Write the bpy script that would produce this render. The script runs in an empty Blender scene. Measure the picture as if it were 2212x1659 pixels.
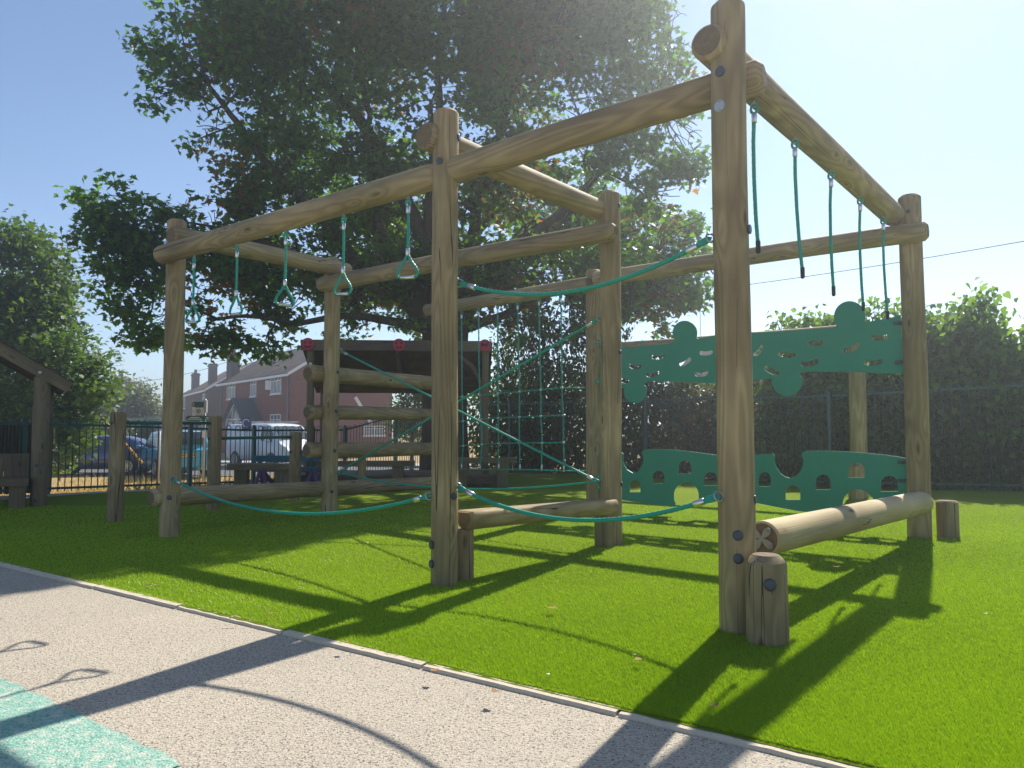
import bpy, bmesh, math, random
import numpy as np
from mathutils import Vector, Matrix, Quaternion
random.seed(7); rng = np.random.default_rng(7)
R = math.radians
scene = bpy.context.scene
COL = scene.collection
# ------------------------------------------------------------------ camera
EYE = 1.02; FPX = 1605.0; PITCH = 0.056
cam = bpy.data.cameras.new('camera'); co = bpy.data.objects.new('camera', cam); COL.objects.link(co)
co.location = (0, 0, EYE); co.rotation_euler = (math.pi/2 + PITCH, 0, 0)
cam.sensor_width = 36; cam.lens = FPX/2212*36; cam.clip_end = 2000; cam.clip_start = .05
scene.camera = co
# ------------------------------------------------------------------ sky, sun, exposure
SUN_AZ = R(29.5); SUN_EL = R(44.0)
w = bpy.data.worlds.new('World'); scene.world = w; w.use_nodes = True
wn = w.node_tree.nodes; bg = wn['Background']
sky = wn.new('ShaderNodeTexSky'); sky.sky_type = 'NISHITA'; sky.sun_disc = False
sky.sun_elevation = SUN_EL; sky.sun_rotation = SUN_AZ; sky.altitude = 50; sky.air_density = .8; sky.dust_density = .0; sky.ozone_density = 1.2
w.node_tree.links.new(sky.outputs[0], bg.inputs[0]); bg.inputs[1].default_value = .108
sl = bpy.data.lights.new('sun', 'SUN'); sl.energy = 5.0; sl.angle = R(.53); sl.color = (1, .95, .86)
so = bpy.data.objects.new('sun', sl); COL.objects.link(so)
sd = Vector((math.sin(SUN_AZ)*math.cos(SUN_EL), math.cos(SUN_AZ)*math.cos(SUN_EL), math.sin(SUN_EL)))
so.rotation_euler = sd.to_track_quat('Z', 'Y').to_euler()
vs = scene.view_settings; vs.view_transform = 'Standard'; vs.look = 'None'; vs.exposure = .62; vs.gamma = 1
# ------------------------------------------------------------------ survey helpers (pixel of the 2212 px wide photo + known distance -> point)
cp, sp_ = math.cos(PITCH), math.sin(PITCH)
def ray(px, py):
    a, b = (px-1106)/FPX, -(py-829.5)/FPX
    return Vector((a, cp - b*sp_, sp_ + b*cp))
def at(px, py, Y):
    d = ray(px, py); return Vector((0, 0, EYE)) + d*(Y/d.y)
def ground(px, py, z=0.0):
    d = ray(px, py); return Vector((0, 0, EYE)) + d*((z-EYE)/d.z)
def c3(x, y): return ((1480+x*.48825)/1.15732, (720+y*.48825)/1.15732)
U = Vector((.7826, -.6225, 0)); V = Vector((.6225, .7826, 0)); ZZ = Vector((0, 0, 1))
def ss(a, b, x):
    t = np.clip((np.asarray(x, float)-a)/(b-a), 0, 1); return t*t*(3-2*t)
FA = np.array([-6.82, 10.9]); FB = np.array([-4.78, 13.8])
fd = (FB-FA)/np.linalg.norm(FB-FA); fn = np.array([-fd[1], fd[0]])
def zt(x, y):
    d = (np.asarray(x)-FA[0])*fn[0] + (np.asarray(y)-FA[1])*fn[1]
    return -.12*ss(11, 14, y) - .72*ss(.2, 11, d)
# ------------------------------------------------------------------ object helpers
def props(o, label=None, cat=None, group=None, kind=None):
    if label: o['label'] = label
    if cat: o['category'] = cat
    if group: o['group'] = group
    if kind: o['kind'] = kind
    return o
def empty(name, loc, label, cat, group=None, rz=0):
    o = bpy.data.objects.new(name, None); COL.objects.link(o); o.location = loc; o.rotation_euler = (0, 0, rz)
    o.empty_display_size = .1
    return props(o, label, cat, group)
def link(name, me, mat, parent=None, M=None):
    """link mesh; M is the WORLD matrix of the mesh's local frame (identity when None)"""
    o = bpy.data.objects.new(name, me); COL.objects.link(o)
    for m in (mat if isinstance(mat, (list, tuple)) else [mat]): me.materials.append(m)
    M = M or Matrix.Identity(4)
    if parent:
        o.parent = parent; o.matrix_parent_inverse = Matrix.Identity(4)
        W = wm(parent).inverted() @ M
        o.matrix_local = W
    else: o.matrix_world = M; o.matrix_local = M
    return o
def wm(o):
    L = Matrix.LocRotScale(o.location, o.rotation_euler, o.scale)
    return wm(o.parent) @ L if o.parent else L
class MB:
    def __init__(s): s.v = []; s.f = []; s.m = []; s.sm = []
    def add(s, vs, fs, mi=0, smooth=False, M=None):
        n = len(s.v)
        s.v += [tuple(M @ Vector(p)) if M else tuple(p) for p in vs]
        s.f += [tuple(i+n for i in f) for f in fs]; s.m += [mi]*len(fs); s.sm += [smooth]*len(fs); return s
    def box(s, c, d, mi=0, M=None, rz=0):
        x, y, z = d[0]/2, d[1]/2, d[2]/2
        vs = [Vector((sx*x, sy*y, sz*z)) for sz in (-1, 1) for sy in (-1, 1) for sx in (-1, 1)]
        if rz: Q = Matrix.Rotation(rz, 3, 'Z'); vs = [Q @ p for p in vs]
        vs = [p+Vector(c) for p in vs]
        return s.add(vs, [(0,2,3,1),(4,5,7,6),(0,1,5,4),(2,6,7,3),(0,4,6,2),(1,3,7,5)], mi, False, M)
    def bar(s, a, b, w_, h_, mi=0, up=ZZ, M=None):
        a, b = Vector(a), Vector(b); d = (b-a).normalized()
        x = d.cross(up)
        if x.length < 1e-4: x = d.cross(Vector((1, 0, 0)))
        x.normalize(); y = x.cross(d)
        vs = [p + x*(i*w_/2) + y*(j*h_/2) for p in (a, b) for i, j in ((-1,-1),(1,-1),(1,1),(-1,1))]
        return s.add(vs, [(0,3,2,1),(4,5,6,7),(0,1,5,4),(1,2,6,5),(2,3,7,6),(3,0,4,7)], mi, False, M)
    def tube(s, pts, r, n=8, mi=0, caps=True, M=None, lobes=0, twist=0, smooth=True):
        pts = [Vector(p) for p in pts]; rs = r if hasattr(r, '__len__') else [r]*len(pts)
        t0 = (pts[1]-pts[0]).normalized(); x = t0.cross(ZZ)
        if x.length < 1e-3: x = t0.cross(Vector((1, 0, 0)))
        x.normalize(); vs = []; L = 0
        for i, p in enumerate(pts):
            t = (pts[min(i+1, len(pts)-1)]-pts[max(i-1, 0)]).normalized()
            x = (x - t*x.dot(t)).normalized(); y = t.cross(x)
            if i: L += (p-pts[i-1]).length
            for k in range(n):
                a = 2*math.pi*k/n; q = rs[i]*(1 + (.2*math.cos(lobes*(a + twist*L)) if lobes else 0))
                vs.append(p + x*(q*math.cos(a)) + y*(q*math.sin(a)))
        fs = [(i*n+k, i*n+(k+1) % n, (i+1)*n+(k+1) % n, (i+1)*n+k) for i in range(len(pts)-1) for k in range(n)]
        s.add(vs, fs, mi, smooth, M)
        if caps:
            m = len(s.v)-len(vs); s.f += [tuple(m+k for k in reversed(range(n))), tuple(m+(len(pts)-1)*n+k for k in range(n))]; s.m += [mi]*2; s.sm += [False]*2
        return s
    def torus(s, c, nrm, R_, r, n=20, k=8, mi=0, M=None):
        nrm = Vector(nrm).normalized(); x = nrm.orthogonal().normalized(); y = nrm.cross(x)
        vs = []
        for i in range(n):
            a = 2*math.pi*i/n; e = x*math.cos(a)+y*math.sin(a)
            for j in range(k):
                b = 2*math.pi*j/k; vs.append(Vector(c)+e*(R_+r*math.cos(b))+nrm*(r*math.sin(b)))
        fs = [(i*k+j, i*k+(j+1) % k, ((i+1) % n)*k+(j+1) % k, ((i+1) % n)*k+j) for i in range(n) for j in range(k)]
        return s.add(vs, fs, mi, True, M)
    def disc(s, c, nrm, r, h, n=20, mi=0, M=None, dome=.25):
        nrm = Vector(nrm).normalized(); c = Vector(c)
        return s.tube([c, c+nrm*h*(1-dome), c+nrm*h*.93, c+nrm*h], [r, r, r*.86, r*.5], n, mi, True, M)
    def build(s, name, mat, parent=None, M=None, **k):
        me = bpy.data.meshes.new(name); me.from_pydata(s.v, [], s.f)
        me.polygons.foreach_set('material_index', s.m); me.polygons.foreach_set('use_smooth', s.sm); me.update()
        if M is not None:
            me.transform(M.inverted())
        o = link(name, me, mat, parent, M)
        return props(o, **k)
def frame_of(a, b):
    a, b = Vector(a), Vector(b); q = (b-a).to_track_quat('Z', 'Y'); return Matrix.LocRotScale(a, q, None)
def log(name, a, b, r, mat, parent, r2=None, seg=30, cham=.018, notch=None, bend=.0035, label=None, roundend=False, flat=None):
    """a turned timber log from a to b, its own axis as local Z"""
    a, b = Vector(a), Vector(b); L = (b-a).length; r2 = r2 or r; n = max(6, int(L/.12)); mb = MB()
    ph = random.random()*6; vs = []; rows = []
    zs = [(0, 1-cham/r*1.0), (cham*.9, 1-.08*cham/r)] if not roundend else [(0, .45), (.02, .75), (.045, .93), (.08, 1)]
    body = [(z, 1) for z in np.linspace(zs[-1][0]+.01, L-zs[-1][0]-.01, n)]
    prof = zs+body+[(L-z, q) for z, q in reversed(zs)]
    for z, q in prof:
        rr = (r+(r2-r)*z/L)*q
        ox, oy = bend*math.sin(z*1.9+ph), bend*math.cos(z*1.3+ph*2)
        for k in range(seg):
            th = 2*math.pi*k/seg
            e = 1+.014*math.sin(2*th+ph+z*.5)+.008*math.sin(3*th-z*.9+ph)+.006*math.sin(5*th+z*4)
            x, y = rr*e*math.cos(th)+ox, rr*e*math.sin(th)+oy
            if flat is not None: y = min(y, flat*rr)
            vs.append((x, y, z))
    m = len(prof)
    fs = [(i*seg+k, i*seg+(k+1) % seg, (i+1)*seg+(k+1) % seg, (i+1)*seg+k) for i in range(m-1) for k in range(seg)]
    mb.add(vs, fs, 0, True)
    if not roundend:
        for q_ in list(range(2*seg))+list(range((m-3)*seg, (m-1)*seg)): mb.sm[q_] = False
    mb.f += [tuple(reversed(range(seg))), tuple((m-1)*seg+k for k in range(seg))]; mb.m += [1, 1]; mb.sm += [False, False]
    me = bpy.data.meshes.new(name); me.from_pydata(mb.v, [], mb.f)
    me.polygons.foreach_set('material_index', mb.m); me.polygons.foreach_set('use_smooth', mb.sm); me.update()
    q = (b-a).to_track_quat('Z', 'Y')
    o = link(name, me, [mat, WOODEND], parent, Matrix.LocRotScale(a, q, None))
    return props(o, label=label)
# ------------------------------------------------------------------ materials
def mat(name, col=(.5,.5,.5), rough=.6, metal=0, spec=.5, **k):
    m = bpy.data.materials.new(name); m.use_nodes = True; b = m.node_tree.nodes['Principled BSDF']
    b.inputs['Base Color'].default_value = (*col, 1); b.inputs['Roughness'].default_value = rough; b.inputs['Metallic'].default_value = metal
    b.inputs['Specular IOR Level'].default_value = spec
    for kk, v in k.items(): b.inputs[kk.replace('_', ' ')].default_value = v
    return m
class NT:
    def __init__(s, m): s.t = m.node_tree; s.b = s.t.nodes['Principled BSDF']
    def n(s, typ, **k):
        x = s.t.nodes.new('ShaderNode'+typ)
        for a, v in k.items(): setattr(x, a, v)
        return x
    def l(s, a, b): s.t.links.new(a, b)
    def coord(s, sc=(1,1,1), kind='Object'):
        c = s.n('TexCoord'); mp = s.n('Mapping'); mp.inputs['Scale'].default_value = sc
        s.l(c.outputs[kind], mp.inputs[0])
        return mp.outputs[0]
    def noise(s, vec, scale=5, det=3, rough=.5, dist=0):
        x = s.n('TexNoise'); x.inputs['Scale'].default_value = scale; x.inputs['Detail'].default_value = det
        x.inputs['Roughness'].default_value = rough; x.inputs['Distortion'].default_value = dist; s.l(vec, x.inputs['Vector']); return x.outputs['Fac']
    def math(s, op, a, b=None, c=None):
        x = s.n('Math', operation=op)
        for i, v in enumerate((a, b, c)):
            if v is None: continue
            if isinstance(v, (int, float)): x.inputs[i].default_value = v
            else: s.l(v, x.inputs[i])
        return x.outputs[0]
    def ramp(s, fac, stops):
        x = s.n('ValToRGB'); e = x.color_ramp.elements
        while len(e) < len(stops): e.new(.5)
        for i, (p, c) in enumerate(stops):
            e[i].position = p; e[i].color = (*c, 1) if len(c) == 3 else c
        s.l(fac, x.inputs[0]); return x.outputs[0]
    def mix(s, f, a, b, mode='MIX'):
        x = s.n('Mix', data_type='RGBA', blend_type=mode)
        for i, v in ((0, f), (6, a), (7, b)):
            if isinstance(v, (int, float)): x.inputs[i].default_value = v
            elif isinstance(v, tuple): x.inputs[i].default_value = (*v, 1)
            else: s.l(v, x.inputs[i])
        return x.outputs[2]
    def bump(s, h, st=.3, d=.01):
        x = s.n('Bump'); x.inputs['Strength'].default_value = st; x.inputs['Distance'].default_value = d
        s.l(h, x.inputs['Height']); s.l(x.outputs[0], s.b.inputs['Normal']); return x
    def col(s, c): s.l(c, s.b.inputs['Base Color'])
def wood_mat(name, pale, dark, green=.35, seed=0, lines=11, crack=1.0, ck=(14, 14, .35, .53)):
    m = mat(name, pale, .72, spec=.25); t = NT(m)
    c = t.n('TexCoord'); oi = t.n('ObjectInfo'); off = t.math('MULTIPLY', oi.outputs['Random'], 37.0)
    cb = t.n('CombineXYZ'); t.l(off, cb.inputs[0]); t.l(off, cb.inputs[2])
    ad = t.n('VectorMath', operation='ADD'); t.l(c.outputs['Object'], ad.inputs[0]); t.l(cb.outputs[0], ad.inputs[1])
    def mp(sc):
        x = t.n('Mapping'); x.inputs['Scale'].default_value = sc; t.l(ad.outputs[0], x.inputs[0]); return x.outputs[0]
    # contour lines of a stretched noise field read as plain-sawn grain
    vor = t.n('TexVoronoi'); vor.inputs['Scale'].default_value = 1.0; t.l(mp((7, 7, 2.1)), vor.inputs['Vector'])
    knot = t.math('SMOOTH_MIN', vor.outputs['Distance'], .34, .2)
    base = t.noise(mp((5.5, 5.5, .62)), 1, 1.6, .4)
    field = t.math('ADD', t.math('MULTIPLY', base, 1.0), t.math('MULTIPLY', knot, .55))
    g = t.math('SINE', t.math('MULTIPLY', field, lines*6.28))
    g = t.math('MULTIPLY_ADD', g, .5, .5)
    fine = t.noise(mp((140, 140, 5)), 1, 3, .6)
    patch = t.noise(mp((3, 3, 1.3)), 1.3, 3, .6)
    c1 = t.mix(t.math('MULTIPLY', g, .46), pale, dark)
    c1 = t.mix(t.math('MULTIPLY', t.ramp(patch, [(.42, (0,0,0)), (.62, (1,1,1))]), .4), c1, dark)
    grn = t.ramp(t.noise(mp((2.2, 2.2, .7)), 1.7, 2), [(.45, (0,0,0)), (.65, (1,1,1))])
    c1 = t.mix(t.math('MULTIPLY', grn, green), c1, (.125, .135, .065))
    c1 = t.mix(.35, c1, t.mix(fine, (.35,.35,.35), (1.35,1.35,1.35)), 'MULTIPLY')
    kd = t.ramp(vor.outputs['Distance'], [(.05, (.32,.24,.17)), (.13, (1,1,1))])
    c1 = t.mix(.8, c1, kd, 'MULTIPLY')
    # seasoning cracks: thin level set of a very stretched noise
    cn = t.noise(mp((ck[0], ck[1], ck[2])), 1, 1.0, .3)
    ckl = t.math('LESS_THAN', t.math('ABSOLUTE', t.math('SUBTRACT', cn, .5)), .0058*crack)
    gate = t.math('GREATER_THAN', t.noise(mp((4, 4, 1.2)), 1, 1), ck[3])
    ckl = t.math('MULTIPLY', ckl, gate)
    c1 = t.mix(t.math('MULTIPLY', ckl, .85), c1, (.03, .022, .015))
    kk = t.ramp(t.noise(mp((1.6, 1.6, .5)), 1.4, 2), [(.35, (.78,.76,.72)), (.65, (1.15,1.13,1.08))]); c1 = t.mix(1.0, c1, kk, 'MULTIPLY')
    t.col(c1)
    h = t.math('ADD', t.math('MULTIPLY', g, .25), t.math('ADD', t.math('MULTIPLY', fine, .5), t.math('MULTIPLY', ckl, -2.5)))
    t.bump(h, .35, .004)
    return m
WOOD = wood_mat('treated_pine', (.47, .355, .20), (.18, .122, .068), green=.25)
WOODL = wood_mat('pale_debarked_log', (.52, .415, .24), (.40, .30, .165), green=.03, lines=4, crack=.5)
WOODD = wood_mat('weathered_timber', (.25, .19, .115), (.12, .088, .055), green=.45)
WOODS = wood_mat('stump_pine', (.40, .305, .18), (.20, .145, .085), green=.15, lines=7, crack=1.7, ck=(26, 26, .22, .30))
WOODG = wood_mat('dark_sawn_board', (.17, .125, .09), (.09, .065, .048), green=.25)  # darker sawn boards for the stage beam, rafters, braces and fascia
def endmat():
    m = mat('end_grain', (.2, .14, .08), .8, spec=.2); t = NT(m); v = t.coord((1,1,1))
    sep = t.n('SeparateXYZ'); t.l(v, sep.inputs[0])
    r = t.math('SQRT', t.math('ADD', t.math('POWER', sep.outputs[0], 2.0), t.math('POWER', sep.outputs[1], 2.0)))
    r = t.math('ADD', r, t.math('MULTIPLY', t.noise(v, 12, 2), .012))
    g = t.math('MULTIPLY_ADD', t.math('SINE', t.math('MULTIPLY', r, 700)), .5, .5)
    t.col(t.mix(t.math('MULTIPLY', g, .7), t.mix(t.noise(v, 30, 3), (.13,.09,.055), (.30,.23,.14)), (.10,.065,.04))); return m
WOODEND = endmat()
def rope_mat():
    m = mat('green_rope', (.0, .20, .135), .45, spec=.5); t = NT(m); v = t.coord((1,1,1))
    t.col(t.mix(t.noise(v, 160, 3), (.0, .20, .14), (.008, .42, .30))); t.bump(t.noise(v, 500, 2), .3, .002); return m
ROPE = rope_mat()
ALU = mat('aluminium', (.72, .72, .74), .28, 1.0); NT(ALU).bump(NT(ALU).noise(NT(ALU).coord(), 60, 2), .12, .002)
STEEL = mat('stainless_steel', (.40, .40, .41), .42, .9)
BOLT = mat('black_bolt_cap', (.045, .06, .085), .38)
RUBBER = mat('black_rubber', (.02, .02, .024), .6)
def hdpe():
    m = mat('green_plastic_panel', (.008, .175, .11), .42, spec=.45); t = NT(m); v = t.coord()
    t.col(t.mix(t.noise(v, 3, 3), (.011, .235, .15), (.02, .285, .185))); t.bump(t.noise(v, 350, 2), .12, .001)
    t.l(t.math('MULTIPLY_ADD', t.noise(v, 6, 3), .25, .32), t.b.inputs['Roughness']); return m
HDPE = hdpe()
HEDGE_EDGE = mat('pale_panel_edge', (.45, .55, .5), .5)
# ================================================================== CLIMBING FRAME
P = {k: Vector((x, y, 0)) for k, x, y in (('1',-3.156,6.911),('2',-2.102,8.615),('3',-.439,4.841),('4',.861,6.461),('6',1.124,3.757),('7',3.74,6.879),('5',1.003,9.091),('9',-.97,10.68))}
Hh = {'1':2.955,'2':2.98,'3':3.11,'4':3.08,'6':3.215,'7':3.18,'5':2.94,'9':2.95}
RR = {'1':.089,'2':.092,'3':.0885,'4':.091,'6':.091,'7':.1,'5':.098,'9':.09}
root = empty('climbing_frame', (0, 5.8, 0), 'large round timber climbing frame with green ropes and green panels on the artificial grass', 'climbing frame')
posts = {}
for k, p in P.items():
    posts[k] = log('post', p+Vector((0,0,-.06)), p+Vector((0,0,Hh[k])), RR[k], WOOD, root, seg=36, cham=.022, r2=RR[k]*.97)
def bolt(parent, post, dirv, z, r=.024, px=None):
    d = Vector(dirv).normalized(); c = P[post]+d*(RR[post]-.003)+ZZ*z
    MB().disc(c, d, r, .012, 18).build('bolt_cap', BOLT, posts[post], M=Matrix.Translation(c))
def dirpx(post, px, z):   # direction on the post's surface that shows at photo column px
    p = P[post]; s = px; 
    base = 1106+p.x/p.y*FPX; off = (px-base)/FPX*p.y/RR[post]; off = max(-.97, min(.97, off))
    f = Vector((-p.x, -p.y, 0)).normalized(); r = Vector((-f.y, f.x, 0))
    if r.x < 0: r = -r
    return r*off + f*math.sqrt(1-off*off)
def bpx(post, px, py, r=.024):
    z = at(px, py, P[post].y-RR[post]).z; base = 1106+P[post].x/P[post].y*FPX
    bolt(None, post, dirpx(post, px, z), z, r)
for a in (('3',988,289,.024),('3',947,347,.024),('3',981,1073,.024),('3',934,1179,.027),('3',934,1221,.027),
          ('6',1568,149,.026),('6',1623,491,.024),('6',1636,1081,.022),('6',1589,1157,.025),('6',1589,1207,.025),
          ('2',728,803,.021),('2',726,888,.021),('2',724,974,.021),('2',719,1062,.021),('1',371,1075,.022),
          ('4',1341,440,.02),('4',1340,760,.018),('4',1341,1047,.02),('4',1290,1107,.024),('4',1290,1162,.024),('7',1975,455,.018)):
    bpx(*a)
BZ = 2.72
# front beams (u direction)
b1a, b1b = at(343, 553, 6.81), at(960, 376, 4.86)
beam1 = log('beam', b1a, P['3']+U*-.03+ZZ*b1b.z, .088, WOOD, root, roundend=True)
e2 = at(1652, 163, 3.79)
beam2 = log('beam', P['3']+U*.03+V*.02+ZZ*2.70, e2, .089, WOOD, root, roundend=False, cham=.03)
# v-direction beams
log('beam', at(1527, 89, 3.70), at(1933, 468, 6.93), .094, WOOD, root, r2=.1, cham=.02)
log('beam', at(916, 292, 4.78), at(1296, 455, 6.52), .092, WOOD, root, cham=.02)
log('beam', at(369, 507.5, 6.75), at(752, 585, 8.62), .088, WOOD, root, cham=.02)
# second row beam and back row beams
log('beam', at(690, 615, 8.56), at(1331, 498, 6.27), .088, WOOD, root, roundend=True)
bpl_n = (P['7']-P['5']).cross(ZZ).normalized()
if bpl_n.y > 0: bpl_n = -bpl_n
log('beam', P['9']+bpl_n*.16-U*.22+ZZ*2.69, P['5']+bpl_n*.16+U*.05+ZZ*2.74, .088, WOOD, root)
log('beam', P['5']+bpl_n*.16+U*.12+ZZ*2.79, P['7']+bpl_n*.16+U*.17+ZZ*2.785, .09, WOOD, root, roundend=False, cham=.03)
# low balance log along the left side, and the ladder of logs
def lad(z0, z1, r, pre=.25):
    a, b = P['2'].copy(), P['9'].copy(); d = (b-a).normalized(); n = Vector((-d.y, d.x, 0))
    if n.x > 0: n = -n
    a += n*.13-d*pre; b += n*.13+d*.1
    return log('ladder_log', a+ZZ*z0, b+ZZ*z1, r, WOOD, root, cham=.03)
lad(1.62, 1.63, .097); lad(1.174, 1.178, .085); lad(.737, .69, .09)
log('balance_log', at(326, 1076, 6.82), at(985, 1040, 10.9), .087, WOOD, root, cham=.035)
# balance log between the two middle posts, on stumps
log('balance_log', at(1001, 1120, 4.93), at(1322, 1091, 6.30), .08, WOOD, root, flat=.62, cham=.02)
log('stump', Vector((-.318, 5.0, -.05)), Vector((-.318, 5.0, .335)), .066, WOODS, root, cham=.01)
log('stump', Vector((.772, 6.345, -.05)), Vector((.772, 6.345, .29)), .078, WOODS, root, cham=.01)
# thick smooth roller log on the right, with its steel end plate
rl0, rl1 = at(1647, 1163, 3.98), at(1990, 1086, 6.74)
roller = log('roller_log', rl0, rl1, .094, WOODL, root, r2=.104, seg=40, cham=.012, bend=.002)
rl1d = (rl1-rl0).normalized()
stump6 = log('stump', Vector((1.205, 3.555, -.05)), Vector((1.205, 3.555, .412)), .097, WOODS, root, seg=36, cham=.035, r2=.093)
c = at(1664, 1264, 3.455); n6 = Vector((c.x-1.205, c.y-3.555, 0)).normalized()
MB().disc(Vector((1.205,3.555,c.z))+n6*.0925, n6, .028, .014, 20).build('bolt_cap', BOLT, stump6, M=Matrix.Translation(c))
log('stump', Vector((3.99, 6.86, -.05)), Vector((3.99, 6.86, .335)), .092, WOODS, root, cham=.015)
# steel spider plate on the roller's near end
x = Vector((rl1d.y, -rl1d.x, 0)).normalized(); y = x.cross(rl1d)
if y.z < 0: y = -y
cc = rl0-rl1d*.006; mb = MB(); outline = []
for k in range(80):
    a = 2*math.pi*k/80; rr = .046+.030*math.cos(4*(a+.5)+.6)-.004*math.cos(8*(a+.5)+1.2)
    outline.append(x*rr*math.cos(a)+y*rr*math.sin(a))
mb.add([cc+p for p in outline]+[cc+p-rl1d*.006 for p in outline], [tuple(range(80)), tuple(80+k for k in reversed(range(80)))]+[(k, (k+1)%80, 80+(k+1)%80, 80+k) for k in range(80)])
for q in range(4):
    a = q*math.pi/2-.65; p = cc+(x*math.cos(a)+y*math.sin(a))*.062-rl1d*.006
    mb.disc(p, -rl1d, .011, .006, 14); mb.torus(p-rl1d*.006, rl1d, .006, .002, 12, 6)
mb.build('end_plate', mat('dull_steel', (.30,.29,.28), .6, .6), roller, M=Matrix.Translation(cc))
# round sticker with a scribbled emblem on the tall right post
def sticker(px, py, post, r):
    z = at(px, py, P[post].y-RR[post]).z; d = dirpx(post, px, z); c = P[post]+d*(RR[post]+.001)+ZZ*z; t = Vector((-d.y, d.x, 0))
    mb = MB(); mb.disc(c, d, r, .003, 28, 0, dome=.05)
    for k in range(5):
        zz = (k-2)*r*.33; ww = math.sqrt(max(0, (r*.72)**2-zz*zz))
        pts = [c+d*.0038+t*(ww*(-1+2*i/10))+ZZ*(zz+.12*r*math.sin(i*1.9+k)) for i in range(11)]
        mb.tube(pts, .0011, 5, 1)
    mb.torus(c+d*.003, d, r*.88, .0012, 28, 5, 1)
    mb.build('round_label', [mat('label_silver', (.62,.64,.68), .35, .3), mat('label_ink', (.12,.16,.25), .6)], posts[post], M=Matrix.Translation(c))
sticker(1566, 223, '6', .030)
# ------------------------------------------------------------------ ropes
def frm(a, b): return frame_of(a, b)
def eye(parent, c, axis, nrm, r=.018, shank=None, name='eye_bolt'):
    mb = MB(); mb.torus(c, nrm, r, .0055, 18, 7)
    if shank: mb.tube([Vector(c)+Vector(shank)*.4*r, Vector(c)+Vector(shank)], .006, 8)
    return mb.build(name, STEEL, parent, M=Matrix.Translation(c))
def ferrule(parent, c, d, r=.014, l=.055):
    d = Vector(d).normalized(); c = Vector(c)
    return MB().tube([c-d*l*.5, c-d*l*.46, c+d*l*.46, c+d*l*.5], [r*.88, r, r, r*.88], 12).build('ferrule', ALU, parent, M=Matrix.Translation(c))
def curve_pts(a, b, sag, n=48):
    a, b = Vector(a), Vector(b)
    return [a.lerp(b, t)-ZZ*(4*sag*t*(1-t)) for t in np.linspace(0, 1, n)]
def resample(pts, step):
    out = [pts[0]]; acc = 0
    for i in range(1, len(pts)):
        seg = pts[i]-pts[i-1]; L = seg.length; pos = step-acc
        while pos <= L: out.append(pts[i-1]+seg*(pos/L)); pos += step
        acc = (acc+L) % step if L else acc
    out.append(pts[-1]); return out
def rope(a, b, sag, r=.0105, eyes=(1, 1), name='rope', lab=None):
    a, b = Vector(a), Vector(b); pts = resample(curve_pts(a, b, sag, 40), r*.9)
    mb = MB(); tw = 2*math.pi/ (r*11)
    mb.tube(pts, r, 12, 0, True, None, 4, tw)
    o = None
    M = Matrix.Translation(a); o = mb.build(name, ROPE, root, M=M); props(o, label=lab)
    for e, p, q in ((eyes[0], pts[0], pts[6]), (eyes[1], pts[-1], pts[-7])):
        if not e: continue
        d = (q-p).normalized(); sd_ = d.cross(ZZ).normalized()
        # thimble loop: two strands swelling round the eye
        up = sd_.cross(d)
        lp = [p+d*.075+up*.004, p+d*.04+up*.010, p+d*.012+up*.010, p-d*.006, p+d*.012-up*.010, p+d*.04-up*.010, p+d*.075-up*.004]
        MB().tube(lp, r*.8, 10).build('thimble_loop', ROPE, o, M=Matrix.Translation(p))
        ferrule(o, p+d*.105, d, r*1.5, .062)
        eye(o, p-d*.006, d, d*.75+sd_*.5, .025)
    return o
def near(post, px, py, extra=.012):
    z = at(px, py, P[post].y-RR[post]*.5).z; d = dirpx(post, px, z); return P[post]+d*(RR[post]+extra)+ZZ*z
rope(near('3', 992, 610), near('6', 1542, 510, .02), .165, .0115)
rope(near('3', 987, 1053), near('6', 1556, 1073, .02), .16, .0115)
rope(near('1', 378, 1035), near('3', 928, 1072), .2, .0115)
rope(near('2', 736, 757), near('4', 1297, 1043), .0, .0105)
rope(near('2', 729, 1021), near('4', 1297, 688), .0, .0105)
rope(near('2', 731, 1021)+V*-.005, near('4', 1297, 1040)-V*.03, .12, .009, (0, 0))
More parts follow.
